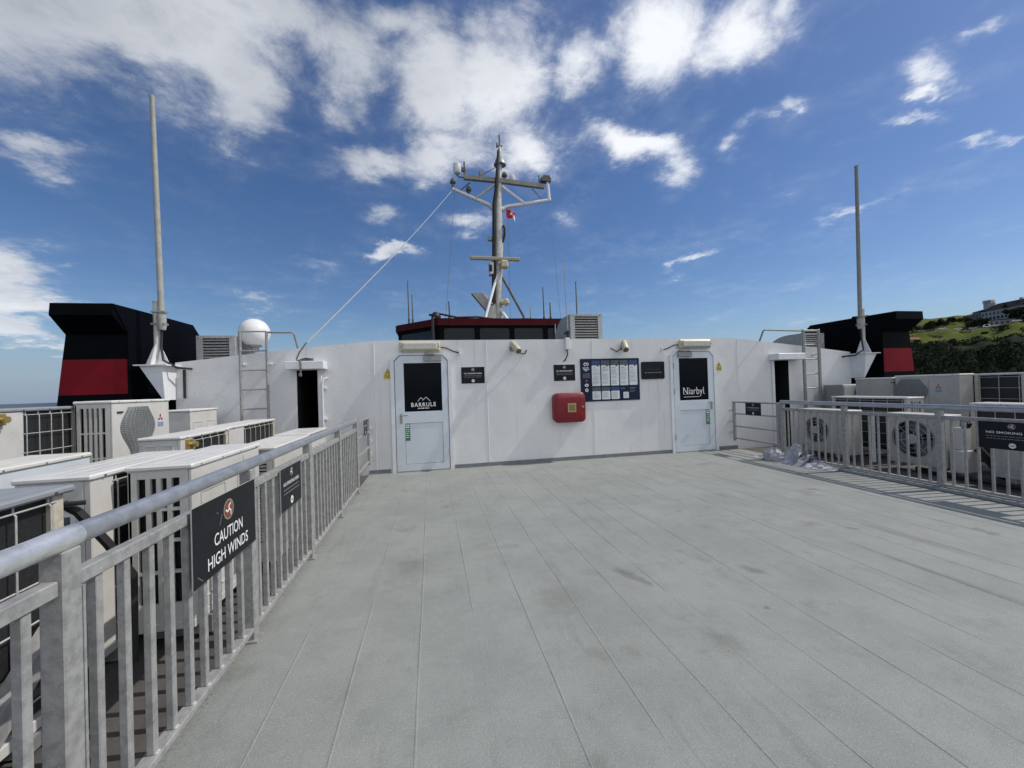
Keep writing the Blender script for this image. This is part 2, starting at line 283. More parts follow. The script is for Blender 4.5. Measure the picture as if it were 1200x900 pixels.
# ------------------------------------------------------------------ mesh helpers
class MB:
    def __init__(s): s.v = []; s.f = []; s.m = []; s.T = None
    def add(s, vs, fs, m=0):
        n = len(s.v)
        for p in vs:
            p = Vector(p)
            s.v.append(s.T @ p if s.T else p)
        for f in fs: s.f.append([n + i for i in f]); s.m.append(m)
    def box(s, x0, x1, y0, y1, z0, z1, m=0, b=0.0):
        if x0 > x1: x0, x1 = x1, x0
        if y0 > y1: y0, y1 = y1, y0
        if z0 > z1: z0, z1 = z1, z0
        if b <= 0:
            s.add([(x0,y0,z0),(x1,y0,z0),(x1,y1,z0),(x0,y1,z0),(x0,y0,z1),(x1,y0,z1),(x1,y1,z1),(x0,y1,z1)],
                  [(3,2,1,0),(4,5,6,7),(0,1,5,4),(1,2,6,5),(2,3,7,6),(3,0,4,7)], m); return
        b = min(b, (x1-x0)*.45, (y1-y0)*.45, (z1-z0)*.45)
        X, Y, Z = (x0, x1), (y0, y1), (z0, z1); vs = []; idx = {}
        for i in (0,1):
            for j in (0,1):
                for k in (0,1):
                    dx, dy, dz = (b if i==0 else -b), (b if j==0 else -b), (b if k==0 else -b)
                    for a, p in enumerate(((X[i],Y[j]+dy,Z[k]+dz),(X[i]+dx,Y[j],Z[k]+dz),(X[i]+dx,Y[j]+dy,Z[k]))):
                        idx[i,j,k,a] = len(vs); vs.append(p)
        fs = []
        def q(*ks): fs.append([idx[k] for k in ks])
        q((0,0,0,0),(0,0,1,0),(0,1,1,0),(0,1,0,0)); q((1,0,0,0),(1,1,0,0),(1,1,1,0),(1,0,1,0))
        q((0,0,0,1),(1,0,0,1),(1,0,1,1),(0,0,1,1)); q((0,1,0,1),(0,1,1,1),(1,1,1,1),(1,1,0,1))
        q((0,0,0,2),(0,1,0,2),(1,1,0,2),(1,0,0,2)); q((0,0,1,2),(1,0,1,2),(1,1,1,2),(0,1,1,2))
        for i in (0,1):
            for j in (0,1): q((i,j,0,0),(i,j,0,1),(i,j,1,1),(i,j,1,0))
            for k in (0,1): q((i,0,k,0),(i,0,k,2),(i,1,k,2),(i,1,k,0))
        for j in (0,1):
            for k in (0,1): q((0,j,k,1),(0,j,k,2),(1,j,k,2),(1,j,k,1))
        for i in (0,1):
            for j in (0,1):
                for k in (0,1): q((i,j,k,0),(i,j,k,1),(i,j,k,2))
        s.add(vs, fs, m)
    def tube(s, pts, r, seg=10, m=0, cap=True):
        pts = [Vector(p) for p in pts]; n = len(pts); rs = r if isinstance(r, (list, tuple)) else [r]*n
        vs = []; fs = []; prev = None
        for i, p in enumerate(pts):
            d = (pts[min(i+1,n-1)] - pts[max(i-1,0)]).normalized()
            if prev is None: a = d.orthogonal().normalized()
            else: a = (prev - d*prev.dot(d)).normalized()
            prev = a; b = d.cross(a)
            for k in range(seg):
                t = 2*pi*k/seg + pi/seg; vs.append(p + (a*cos(t) + b*sin(t))*rs[i])
        for i in range(n-1):
            for k in range(seg):
                fs.append((i*seg+k, i*seg+(k+1)%seg, (i+1)*seg+(k+1)%seg, (i+1)*seg+k))
        if cap: fs.append(tuple(range(seg-1,-1,-1))); fs.append(tuple((n-1)*seg+k for k in range(seg)))
        s.add(vs, fs, m)
    def bar(s, p0, p1, w, h=None, m=0):
        """square bar between two points (w across, h up)"""
        p0, p1 = Vector(p0), Vector(p1); h = h or w; d = (p1-p0).normalized()
        up = Vector((0,0,1)) if abs(d.z) < .95 else Vector((0,1,0))
        a = d.cross(up).normalized(); b = a.cross(d).normalized()
        vs = [p + a*(w/2*i) + b*(h/2*j) for p in (p0,p1) for i, j in ((-1,-1),(1,-1),(1,1),(-1,1))]
        s.add(vs, [(0,1,2,3),(7,6,5,4),(0,4,5,1),(1,5,6,2),(2,6,7,3),(3,7,4,0)], m)
    def lathe(s, prof, c, seg=24, m=0, axis='z'):
        vs = []; fs = []; n = len(prof)
        for r, z in prof:
            for k in range(seg):
                t = 2*pi*k/seg; x, y = r*cos(t), r*sin(t)
                vs.append(Vector(c) + (Vector((x,y,z)) if axis=='z' else Vector((x,z,y)) if axis=='y' else Vector((z,x,y))))
        for i in range(n-1):
            for k in range(seg): fs.append((i*seg+k, i*seg+(k+1)%seg, (i+1)*seg+(k+1)%seg, (i+1)*seg+k))
        fs.append(tuple(range(seg-1,-1,-1))); fs.append(tuple((n-1)*seg+k for k in range(seg)))
        s.add(vs, fs, m)
    def prism(s, outline, fn, d0, d1, m=0):
        """outline of (u,v); fn(u,v,w) -> point; extruded from depth d0 to d1"""
        n = len(outline)
        vs = [fn(u,v,d0) for u,v in outline] + [fn(u,v,d1) for u,v in outline]
        s.add(vs, [tuple(range(n)), tuple(range(2*n-1,n-1,-1))] + [(i,n+i,n+(i+1)%n,(i+1)%n) for i in range(n)], m)
    def build(s, name, mats, parent=None, smooth=True, origin=None, ang=35):
        me = bpy.data.meshes.new(name); o = Vector(origin) if origin is not None else None
        me.from_pydata([tuple(p - o) if o is not None else tuple(p) for p in s.v], [], s.f)
        for x in (mats if isinstance(mats, (list, tuple)) else [mats]): me.materials.append(x)
        me.polygons.foreach_set('material_index', s.m)
        import bmesh
        b = bmesh.new(); b.from_mesh(me); bmesh.ops.recalc_face_normals(b, faces=b.faces); b.to_mesh(me); b.free()
        if smooth:
            me.polygons.foreach_set('use_smooth', [True]*len(me.polygons)); me.set_sharp_from_angle(angle=radians(ang))
        me.update()
        ob = bpy.data.objects.new(name, me); COL.objects.link(ob)
        if parent is not None:
            ob.parent = parent
        elif o is not None: ob.location = o
        return ob
def tag(o, label=None, cat=None, group=None, kind=None):
    if label: o['label'] = label
    if cat: o['category'] = cat
    if group: o['group'] = group
    if kind: o['kind'] = kind
    return o
def thing(name, label, cat, loc, rz=0.0, group=None):
    e = bpy.data.objects.new(name, None); e.empty_display_size = .1; COL.objects.link(e); e.location = loc; e.rotation_euler = (0,0,rz)
    return tag(e, label, cat, group)
def part(mb, name, mats, root, **k):
    """geometry written in world coordinates -> child of an unrotated root"""
    return mb.build(name, mats, root, origin=WORLD_ORIGIN(root), **k)
def WORLD_ORIGIN(o):
    v = Vector((0,0,0))
    while o is not None: v += o.location; o = o.parent
    return v
def copy_tree(o, parent=None):
    c = o.copy(); COL.objects.link(c)
    if parent is not None: c.parent = parent
    for ch in o.children: copy_tree(ch, c)
    return c
_tc = {}
def text2d(s, size, off=0.0, space=1.0):
    key = (s, off, space)
    if key not in _tc:
        cu = bpy.data.curves.new('lettering', 'FONT'); cu.body = s; cu.size = 1; cu.offset = off; cu.space_character = space; cu.resolution_u = 3
        ob = bpy.data.objects.new('lettering', cu); COL.objects.link(ob)
        dg = bpy.context.evaluated_depsgraph_get(); me = ob.evaluated_get(dg).to_mesh()
        vs = [(v.co.x, v.co.y) for v in me.vertices]; fs = [tuple(p.vertices) for p in me.polygons]
        ob.evaluated_get(dg).to_mesh_clear(); bpy.data.objects.remove(ob); bpy.data.curves.remove(cu)
        xs = [v[0] for v in vs]; ys = [v[1] for v in vs]
        _tc[key] = (vs, fs, min(xs), max(xs), min(ys), max(ys))
    return _tc[key]
def put_text(mb, s, fn, cu_, cv, width=None, height=None, w=.002, m=0, off=0.0, space=1.0):
    """centred at (cu_,cv) in the plane given by fn(u,v,w); width and/or height set the size"""
    vs, fs, x0, x1, y0, y1 = text2d(s, 1, off, space)
    kx = width/(x1-x0) if width else height/(y1-y0); ky = height/(y1-y0) if height else kx
    mb.add([fn(cu_ + (x-(x0+x1)/2)*kx, cv + (y-(y0+y1)/2)*ky, w) for x, y in vs], fs, m)
def rect(mb, fn, u0, u1, v0, v1, w, m, rad=0.0):
    if rad <= 0: mb.add([fn(u0,v0,w),fn(u1,v0,w),fn(u1,v1,w),fn(u0,v1,w)], [(0,1,2,3)], m); return
    pts = []
    for cx_, cy_, a0 in ((u1-rad,v0+rad,-pi/2),(u1-rad,v1-rad,0),(u0+rad,v1-rad,pi/2),(u0+rad,v0+rad,pi)):
        for k in range(5): a = a0 + k*pi/8; pts.append((cx_+rad*cos(a), cy_+rad*sin(a)))
    mb.add([fn(u,v,w) for u,v in pts], [tuple(range(len(pts)))], m)
def disc(mb, fn, u, v, r, w, m, ru=None, seg=20):
    mb.add([fn(u+(ru or r)*cos(2*pi*k/seg), v+r*sin(2*pi*k/seg), w) for k in range(seg)], [tuple(range(seg))], m)
def words(mb, fn, u0, u1, v, h, w, m, rnd=None):
    """a line of writing too small to read: word-length dashes"""
    rnd = rnd or random; u = u0
    while u < u1 - h*.8:
        L = min(rnd.uniform(1.8, 5.5)*h, u1-u); rect(mb, fn, u, u+L, v-h/2, v+h/2, w, m); u += L + h*.7
def board(mb, fn, W, H, th, face=0, edge=1):
    n = [(0,0),(W,0),(W,H),(0,H)]
    vs = [fn(u,v,0) for u,v in n] + [fn(u,v,th) for u,v in n]
    mb.add(vs, [(4,5,6,7)], face); mb.add(vs, [(3,2,1,0),(0,1,5,4),(1,2,6,5),(2,3,7,6),(3,0,4,7)], edge)
def three_legs(mb, fn, u, v, r, w, m):
    for k in range(3):
        a = pi/2 + k*2*pi/3
        p0 = (u, v); p1 = (u + r*.55*cos(a), v + r*.55*sin(a)); p2 = (p1[0] + r*.5*cos(a-1.25), p1[1] + r*.5*sin(a-1.25)); p3 = (p2[0]+r*.2*cos(a-.2), p2[1]+r*.2*sin(a-.2))
        for (a_, b_), t in zip(((p0,p1),(p1,p2),(p2,p3)), (.13,.11,.08)):
            dx, dy = b_[0]-a_[0], b_[1]-a_[1]; L = math.hypot(dx,dy); nx, ny = -dy/L*r*t, dx/L*r*t
            mb.add([fn(a_[0]+nx,a_[1]+ny,w),fn(a_[0]-nx,a_[1]-ny,w),fn(b_[0]-nx,b_[1]-ny,w),fn(b_[0]+nx,b_[1]+ny,w)], [(0,1,2,3)], m)
            w += .0002
WALL = 7.65
def on_wall(x0, z0, y=WALL, off=.004): return lambda u, v, w: (x0+u, y-off-w, z0+v)
def on_left(y0, z0, x): return lambda u, v, w: (x+w, y0+u, z0+v)
def on_right(y0, z0, x): return lambda u, v, w: (x-w, y0-u, z0+v)

# ================================================================== SETTING
# ---- deck
mb = MB()
mb.add([(-1.155,-14,0),(6.60,-14,0),(6.60,WALL+.02,0),(-1.155,WALL+.02,0)], [(0,1,2,3)])
seams = [-.80 + .345*k for k in range(-1, 22)]
for i, x in enumerate(seams[1:]):
    if x > 6.45: break
    rnd = random.Random(100+i); y = -8.0; prev = None; vs = []; fs = []
    while y < WALL - .15:
        gone = mnoise.noise((x*3.1, y*.55, 4.2)) > .26
        hgt = 0.0003 if gone else .0014 + .0010*rnd.random(); wdt = .0058 + .0022*rnd.random(); xo = x + .005*mnoise.noise((x*7, y*2.3, 0)) + .007*mnoise.noise((x, y*.45, 9))
        n = len(vs)
        vs += [(xo-wdt, y, -.0005), (xo-wdt*.35, y, hgt), (xo+wdt*.35, y, hgt), (xo+wdt, y, -.0005)]
        if n: fs += [(n-4,n-3,n+1,n),(n-3,n-2,n+2,n+1),(n-2,n-1,n+3,n+2)]
        y += .10 + .1*rnd.random()
    mb.add(vs, fs)
deck = mb.build('deck', M['deck'], smooth=False); tag(deck, kind='structure')
mb = MB()
mb.add([(-5.9,-14,-.012),(-1.15,-14,-.012),(-1.15,WALL+6,-.012),(-5.9,WALL+6,-.012)], [(0,1,2,3)])
mb.add([(6.58,-14,-.012),(11.5,-14,-.012),(11.5,WALL+6,-.012),(6.58,WALL+6,-.012)], [(0,1,2,3)])
tag(mb.build('side_deck', M['brown'], smooth=False), kind='structure')
mb = MB(); mb.box(6.36,6.60,-14,6.35,.002,.045,b=.006)
tag(mb.build('deck_edge', mat('coaming_paint', (.34,.36,.35), .6, 0, .35, 6, .2, 60), smooth=False), kind='structure')
mb = MB(); mb.box(-5.9,11.5,-40,60,-18.5,-.3)
tag(mb.build('hull', M['hull'], smooth=False), kind='structure')
# ---- sea
sm = mat('sea_water', (.010,.030,.055), .35, 0, .4, .01, .9, .35, spec=.12)
mb = MB()
R_ = [60, 200, 700, 2500, 9000, 40000]; vs = [(0,0,-20)]; fs = []
for r in R_: vs += [(r*cos(2*pi*k/48), r*sin(2*pi*k/48), -20) for k in range(48)]
for k in range(48): fs.append((0, 1+k, 1+(k+1)%48))
for i in range(len(R_)-1):
    for k in range(48): fs.append((1+i*48+k, 1+(i+1)*48+k, 1+(i+1)*48+(k+1)%48, 1+i*48+(k+1)%48))
mb.add(vs, fs); tag(mb.build('sea', sm, smooth=False), kind='structure')

# ================================================================== DECKHOUSE
def ztop(x):
    if x < -.95: return 2.44 - .34*((-.95-x)/3.25)**1.15
    if x > 6.55: return 2.44 - .34*((x-6.55)/3.25)**1.15
    return 2.45
house = thing('deckhouse', 'white painted steel deckhouse with two part glazed doors across the end of the deck', 'deckhouse', (2.8, WALL, 0))
mb = MB()
XS = [-4.2,-3.8,-3.3,-2.8,-2.33,-1.99,-1.5,-.95,0,1,2,3,4,5,6,6.55,7.1,7.66,8.04,8.4,8.9,9.4,9.8]
for a, b in zip(XS, XS[1:]):
    lo = 1.93 if (abs(a+2.33) < .01 or abs(a-7.66) < .01) else -.02
    mb.add([(a,WALL,lo),(b,WALL,lo),(b,WALL,ztop(b)),(a,WALL,ztop(a))], [(0,1,2,3)])
for x in (-4.2, 9.8): mb.add([(x,WALL,-.02),(x,WALL+8,-.02),(x,WALL+8,ztop(x)),(x,WALL,ztop(x))], [(0,1,2,3)])
part(mb, 'wall', M['wall'], house, smooth=False)
mb = MB()
for a, b in zip(XS, XS[1:]):
    mb.add([(a,WALL,ztop(a)),(b,WALL,ztop(b)),(b,WALL+8,ztop(b)+.03),(a,WALL+8,ztop(a)+.03)], [(0,1,2,3)])
part(mb, 'roof', M['roof'], house, smooth=False)
for x0, x1 in ((-2.33,-1.99),(7.66,8.04)):   # passages behind the two openings, their unlit gloom put into the colour
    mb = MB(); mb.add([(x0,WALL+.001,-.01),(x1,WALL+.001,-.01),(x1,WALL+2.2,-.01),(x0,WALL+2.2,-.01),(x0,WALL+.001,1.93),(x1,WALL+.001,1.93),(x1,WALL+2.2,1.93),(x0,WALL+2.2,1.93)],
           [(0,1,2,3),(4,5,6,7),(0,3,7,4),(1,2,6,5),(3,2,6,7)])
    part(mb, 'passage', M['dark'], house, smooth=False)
for x in (-1.015, 1.07, 3.26, 6.7):
    mb = MB(); mb.tube([(x, WALL-.001, .02 if x > 6.5 or x < -1 else .08), (x+.01*random.uniform(-1,1), WALL-.001, 1.2), (x, WALL-.001, ztop(x)-.01)], .0065, 6)
    part(mb, 'weld_seam', M['trim'], house)
mb = MB()
for a, b in ((-1.15,-.77),(.40,5.02),(6.12,6.62)): mb.box(a,b,WALL-.010,WALL+.01,0,.072)
part(mb, 'skirting', M['skirt'], house, smooth=False)
def octo(x0,x1,z0,z1,c): return [(x0,z0),(x1,z0),(x1,z1-c),(x1-c,z1),(x0+c,z1),(x0,z1-c)]
def make_door(x0, x1, label, hinge_left):
    """x0,x1: leaf edges"""
    w = x1-x0; zt = 2.165; f = on_wall(0,0,off=0)
    d = MB()
    def ring(o, i, da, db, m=0):
        n = len(o); vs = [f(u,v,da) for u,v in o]+[f(u,v,db) for u,v in o]+[f(u,v,da) for u,v in i]+[f(u,v,db) for u,v in i]; fs = []
        for k in range(1,n):
            j = (k+1) % n
            fs += [(n+k,n+j,3*n+j,3*n+k),(k,n+k,n+j,j),(2*n+k,2*n+j,3*n+j,3*n+k)]
        d.add(vs, fs, m)
    c = .105
    # the outline lists run bottom-left, bottom-right, then round the top: segment 0 (the sill) is left open
    ring(octo(x0-.075,x1+.075,0,zt+.065,c+.03), octo(x0-.008,x1+.008,0,zt+.006,c), -.001, .034)
    root = part(d, 'door', M['trim'], house, ang=20); root['label'] = label
    g = MB(); g.prism(octo(x0-.0085,x1+.0085,0.001,zt+.007,c), f, .001, .008); part(g, 'door_gap', M['gap'], root, smooth=False)
    l = MB()
    o = octo(x0+.004,x1-.004,.018,zt-.006,c)
    wx0, wx1, wz0, wz1 = x0+.165, x1-.115, 1.115, 2.02
    if not hinge_left: wx0, wx1 = x0+.135, x1-.135
    px0, px1, pz0, pz1 = wx0+.01, wx1, .14, .90
    # leaf built from stiles and rails so that glass and lower panel sit back in it
    zc = zt-.006
    l.prism([(x0+.004,.018),(wx0,.018),(wx0,zc),(x0+c,zc),(x0+.004,zc-c)], f, .009, .030)
    l.prism([(wx1,.018),(x1-.004,.018),(x1-.004,zc-c),(x1-c,zc),(wx1,zc)], f, .009, .030)
    for a, b in ((.018,pz0),(pz1,wz0),(wz1,zc)): l.prism([(wx0,a),(wx1,a),(wx1,b),(wx0,b)], f, .0095, .030)
    leaf = part(l, 'leaf', M['door'], root, smooth=False)
    p = MB(); p.prism([(wx0+.006,pz0+.006),(wx1-.006,pz0+.006),(wx1-.006,pz1-.006),(wx0+.006,pz1-.006)], f, .0095, .021); part(p, 'lower_panel', M['door'], root, smooth=False)
    gl = MB(); gl.prism([(wx0,wz0),(wx1,wz0),(wx1,wz1),(wx0,wz1)], f, .0097, .020)
    ft = lambda u, v, w: f(u, v, .0205+w)
    if hinge_left:      # lettering on the left hand door's glass
        uc = (wx0+wx1)/2
        put_text(gl, 'BARRULE', ft, uc, 1.240, width=.45, height=.078, w=.001, m=1, off=.02, space=1.25)
        for pts in (((-.105,1.305),(-.045,1.372),(.0,1.335)),((-.02,1.318),(.05,1.378),(.125,1.300))):
            for a, b in zip(pts, pts[1:]):
                nx, nz = -(b[1]-a[1]), b[0]-a[0]; L = math.hypot(nx,nz); nx, nz = nx/L*.0045, nz/L*.0045
                gl.add([ft(uc+a[0]-nx,a[1]-nz,.001),ft(uc+b[0]-nx,b[1]-nz,.001),ft(uc+b[0]+nx,b[1]+nz,.001),ft(uc+a[0]+nx,a[1]+nz,.001)], [(0,1,2,3)], 1)
        words(gl, ft, uc-.105, uc+.105, 1.172, .016, .001, 2, random.Random(3))
    else:
        uc = (wx0+wx1)/2
        put_text(gl, 'Niarbyl', ft, uc-.01, 1.29, width=.50, height=.20, w=.001, m=1, off=-.004)
        for u in (-.262,-.222,-.17,.235): rect(gl, ft, uc+u, uc+u+.035, 1.241, 1.247, .0012, 1)
        for u in (-.262,-.175): rect(gl, ft, uc+u, uc+u+.04, 1.374, 1.380, .0012, 1)
        words(gl, ft, uc-.25, uc+.12, 1.185, .012, .001, 2, random.Random(5))
    part(gl, 'window', [M['glass'], M['white'], M['offwhite']], root, smooth=False)
    h = MB(); sg = 1 if hinge_left else -1; hx = (x0+.10) if hinge_left else (x1-.075)
    h.box(hx-.022,hx+.022,WALL-.040,WALL-.029,.90,1.085,b=.004); h.tube([(hx,WALL-.04,1.05),(hx,WALL-.085,1.05),(hx+sg*.12,WALL-.09,1.055)], .010, 8)
    part(h, 'handle', M['steelgrey'], root)
    cl = MB(); cx0 = (x1-.44) if hinge_left else (x0+.10)
    cl.box(cx0,cx0+.33,WALL-.085,WALL-.0301,2.05,2.155,b=.008)
    cl.bar((cx0+.04 if hinge_left else cx0+.29, WALL-.06, 2.165),(cx0+.2,WALL-.14,2.175),.02,.012); cl.bar((cx0+.2,WALL-.14,2.175),(cx0+.02,WALL-.03,2.19),.02,.012)
    part(cl, 'door_closer', M['steelgrey'], root)
    hxx = x1 if hinge_left else x0
    for z in (.28,1.25,1.80): k = MB(); k.tube([(hxx,WALL-.036,z),(hxx,WALL-.036,z+.12)], .011, 8); part(k, 'hinge', M['steelgrey'], root)
    sl = MB(); sl.box(x0-.005,x1+.005,WALL-.05,WALL,.001,.014); part(sl, 'door_sill', M['steelgrey'], root, smooth=False)
    return root
make_door(-.66, .31, 'white half glazed door with BARRULE lettering, hinged on its right', True)
make_door(5.08, 6.05, 'white half glazed door with Niarbyl lettering, hinged on its left', False)
# hoods over the two open doorways
for x0, x1, lab in ((-2.44,-1.82,'white rain hood above the doorway beside the domed ladder'),(7.52,8.24,'white rain hood above the doorway near the plastic sheeting')):
    mb = MB(); mb.box(x0,x1,WALL-.26,WALL,1.935,2.075,b=.008)
    h = part(mb, 'door_hood', M['trim'], house); h['label'] = lab
for s, xx in ((1,-1.945),(-1,7.60)):
    mb = MB(); mb.box(xx-.03 if s>0 else xx-.03, xx+.03, WALL-.035, WALL, .02, 1.93, b=.006); part(mb, 'doorway_post', M['trim'], house)
mb = MB(); mb.tube([(-1.90,WALL-.05,.05),(-1.90,WALL-.05,1.68),(-1.87,WALL-.05,1.76),(-1.82,WALL-.02,1.79)], .018, 8)
for z in (.5,1.05,1.6): mb.box(-1.925,-1.845,WALL-.05,WALL,z-.015,z+.015)
part(mb, 'water_pipe', M['trim'], house)

# ------------------------------------------------------------------ lights, cameras, signs on the wall
def bulkhead_light(x0, x1, label, cab_dir):
    t = thing('bulkhead_light', label, 'wall light', ((x0+x1)/2, WALL, 2.32), group='lights above the deckhouse doors')
    mb = MB(); mb.box(x0,x1,WALL-.11,WALL-.03,2.225,2.42,b=.03); mb.box(x0+.1,x1-.1,WALL-.03,WALL,2.25,2.40); part(mb, 'housing', M['cream'], t)
    mb = MB(); mb.box(x0+.06,x1-.06,WALL-.145,WALL-.1,2.255,2.395,b=.03); part(mb, 'lens', M['lens'], t)
    for u in (x0+.03, x1-.03): mb = MB(); mb.lathe([(.012,0),(.012,.012)], (u,WALL-.122,2.32), 10, axis='y'); part(mb, 'screw', M['steelgrey'], t)
    mb = MB(); e = x1 if cab_dir > 0 else x0
    mb.tube([(e,WALL-.05,2.31),(e+cab_dir*.10,WALL-.03,2.30),(e+cab_dir*.24,WALL-.02,2.235),(e+cab_dir*.36,WALL-.012,2.20)], .011, 7); part(mb, 'cable', M['rubber'], t)
    mb = MB(); mb.box(e+cab_dir*.36-.015,e+cab_dir*.36+.015,WALL-.03,WALL,2.17,2.26); part(mb, 'cable_gland', M['trim'], t)
bulkhead_light(-.56, .19, 'long cream strip light above the BARRULE door', 1)
bulkhead_light(5.20, 5.98, 'long cream strip light above the Niarbyl door', -1)
def camera_unit(x, label, side):
    t = thing('security_camera', label, 'camera', (x, WALL, 2.25), group='cameras on the deckhouse wall')
    a = Vector((x-.02*side, WALL-.05, 2.37)); b = Vector((x+.05*side, WALL-.27, 2.20)); d = (b-a).normalized()
    mb = MB(); mb.tube([a-d*.01, a, b, b+d*.012], [.045,.062,.068,.060], 18); part(mb, 'body', M['cream'], t)
    mb = MB(); mb.tube([b+d*.0125, b+d*.018], [.052,.05], 18); mb.tube([b+d*.018,b+d*.03],[.03,.028],14); part(mb, 'lens', M['mastdark'], t)
    mb = MB(); mb.tube([(x-.02*side,WALL,2.27),(x-.01*side,WALL-.1,2.29)], .02, 8); mb.box(x-.05-.02*side,x+.05-.02*side,WALL-.015,WALL,2.22,2.32); part(mb, 'bracket', M['steelgrey'], t)
    mb = MB(); mb.tube([(x+.04,WALL-.1,2.24),(x+.10*side+.04,WALL-.06,2.17),(x+.16*side+.08*side,WALL-.02,2.17),(x+.27*side,WALL-.01,2.24)] if side>0 else [(x-.03,WALL-.1,2.25),(x-.14,WALL-.05,2.18),(x-.26,WALL-.012,2.26)], .011, 7); part(mb, 'cable', M['rubber'], t)
camera_unit(1.60, 'cream bullet camera over the bare wall left of the red box', 1)
camera_unit(3.92, 'cream bullet camera above the navy notice board', -1)

def smoke_sign(name, label, fn, W, H, group, seed, emblem=True, bright=True):
    rnd = random.Random(seed); mb = MB(); board(mb, fn, W, H, .006)
    f = lambda u, v, w: fn(u, v, w+.006); k = H/.32
    disc(mb, f, W/2, H*.845, .034*k, .0004, 6); disc(mb, f, W/2, H*.845, .028*k, .0008, 5); three_legs(mb, f, W/2, H*.845, .028*k, .0012, 3)
    put_text(mb, 'NO SMOKING AREA', f, W/2, H*.61, width=W*.76, height=H*.085, w=.0012, m=2 if bright else 3, off=.012)
    for q in (.475,.385): words(mb, f, W*.12, W*.88, H*q, H*.03, .0012, 4, rnd)
    disc(mb, f, W/2, H*.155, .030*k, .0008, 2); disc(mb, f, W/2, H*.155, .017*k, .0012, 3)
    rect(mb, f, W/2-.018*k, W/2+.018*k, H*.155-.004*k, H*.155+.004*k, .0016, 0)
    o = mb.build(name, [M['signblack'], M['signedge'], M['white'], M['offwhite'], M['faint'], M['emdim'], M['faint']], smooth=False, origin=fn(W/2,0,0))
    return tag(o, label, 'sign', group)
NS = 'no smoking area signs'
smoke_sign('no_smoking_sign', 'black no smoking area sign alone on the wall beside the BARRULE door', on_wall(.57,1.61), .45, .315, NS, 1)
smoke_sign('no_smoking_sign', 'black no smoking area sign on the wall above the red box', on_wall(2.42,1.61), .45, .325, NS, 2)

# navy notice board with its printed cards
mb = MB(); W_, H_ = 1.305, .875; fn = on_wall(2.985,1.168); board(mb, fn, W_, H_, .012, 0, 0); f = lambda u, v, w: fn(u, v, w+.012); rnd = random.Random(11)
for s in (-1,1):
    for a, b in (((-.055*s,.765),(-.025*s,.80)),((-.025*s,.80),(.012*s,.745)),((-.055*s,.765),(-.02*s,.728))):
        nx, nz = -(b[1]-a[1]), b[0]-a[0]; L = math.hypot(nx,nz); nx, nz = nx/L*.007, nz/L*.007
        mb.add([f(.125+a[0]-nx,a[1]-nz,.001),f(.125+b[0]-nx,b[1]-nz,.001),f(.125+b[0]+nx,b[1]+nz,.001),f(.125+a[0]+nx,a[1]+nz,.001)], [(0,1,2,3)], 1)
for v, a, b in ((.690,.05,.20),(.660,.06,.19),(.633,.09,.165)): words(mb, f, a, b, v, .016, .001, 2, rnd)
for v in (.57,.55,.53,.51,.49): words(mb, f, .05, .20, v, .007, .001, 5, rnd)
disc(mb, f, .125, .425, .028, .001, 6); disc(mb, f, .125, .335, .032, .001, 1, .042); disc(mb, f, .125, .335, .016, .0014, 0); disc(mb, f, .125, .235, .036, .001, 2); disc(mb, f, .125, .24, .014, .0014, 0)
for k in range(5):
    u = .245 + .2075*k; hd = 3 if k in (0,4) else 4
    rect(mb, f, u, u+.183, .735, .838, .001, hd); rect(mb, f, u, u+.183, .315, .735, .001, 2, .014)
    disc(mb, f, u+.13, .728, .018, .0016, 0)
    rect(mb, f, u+.02, u+.02+rnd.uniform(.05,.09), .680, .692, .002, 5)
    v = .655
    while v > .345:
        if rnd.random() < .8: words(mb, f, u+.018, u+.018+rnd.uniform(.09,.145), v, .006, .002, 5, rnd)
        v -= .0165
    if k < 3:
        rect(mb, f, u, u+.183, .205, .285, .001, 4 if k < 2 else 3); rect(mb, f, u, u+.183, .035, .205, .001, 2, .014)
        v = .18
        while v > .06: words(mb, f, u+.018, u+.018+rnd.uniform(.09,.145), v, .006, .002, 5, rnd); v -= .0165
    elif k == 3:
        rect(mb, f, u+.06, u+.182, .045, .175, .001, 2, .014)
        for v in (.15,.13,.11,.09,.07): words(mb, f, u+.075, u+.165, v, .006, .002, 5, rnd)
        for v in (.26,.24): words(mb, f, u+.01, u+.1, v, .007, .001, 5, rnd)
    else:
        for v in (.26,.24,.2,.18): words(mb, f, u+.01, u+.01+rnd.uniform(.05,.15), v, .007, .001, 5, rnd)
tag(mb.build('notice_board', [M['signnavy'], M['white'], M['offwhite'], M['cardblue'], M['cardgrey'], mat('card_print', (.26,.28,.31), .5), M['emred']], smooth=False, origin=fn(W_/2,0,0)),
    'navy notice board of white printed cards right of the red box', 'notice board')
mb = MB(); fn = on_wall(4.34,1.595); W_, H_ = .53, .365
n = []
for cx_, cy_, a0 in ((W_-.03,.03,-pi/2),(W_-.03,H_-.03,0),(.03,H_-.03,pi/2),(.03,.03,pi)):
    for k in range(5): a = a0+k*pi/8; n.append((cx_+.03*cos(a), cy_+.03*sin(a)))
mb.prism(n, fn, 0, .025, 0); f = lambda u, v, w: fn(u, v, w+.0255)
words(mb, f, .07, .46, .135, .020, .001, 1, random.Random(4)); words(mb, f, .10, .42, .205, .010, .001, 2, random.Random(8))
tag(mb.build('information_panel', [M['signblack'], M['faint'], mat('panel_dim', (.05,.05,.055), .4)], smooth=False, origin=fn(W_/2,0,0)), 'plain black rounded panel between the notice board and the Niarbyl door', 'panel')

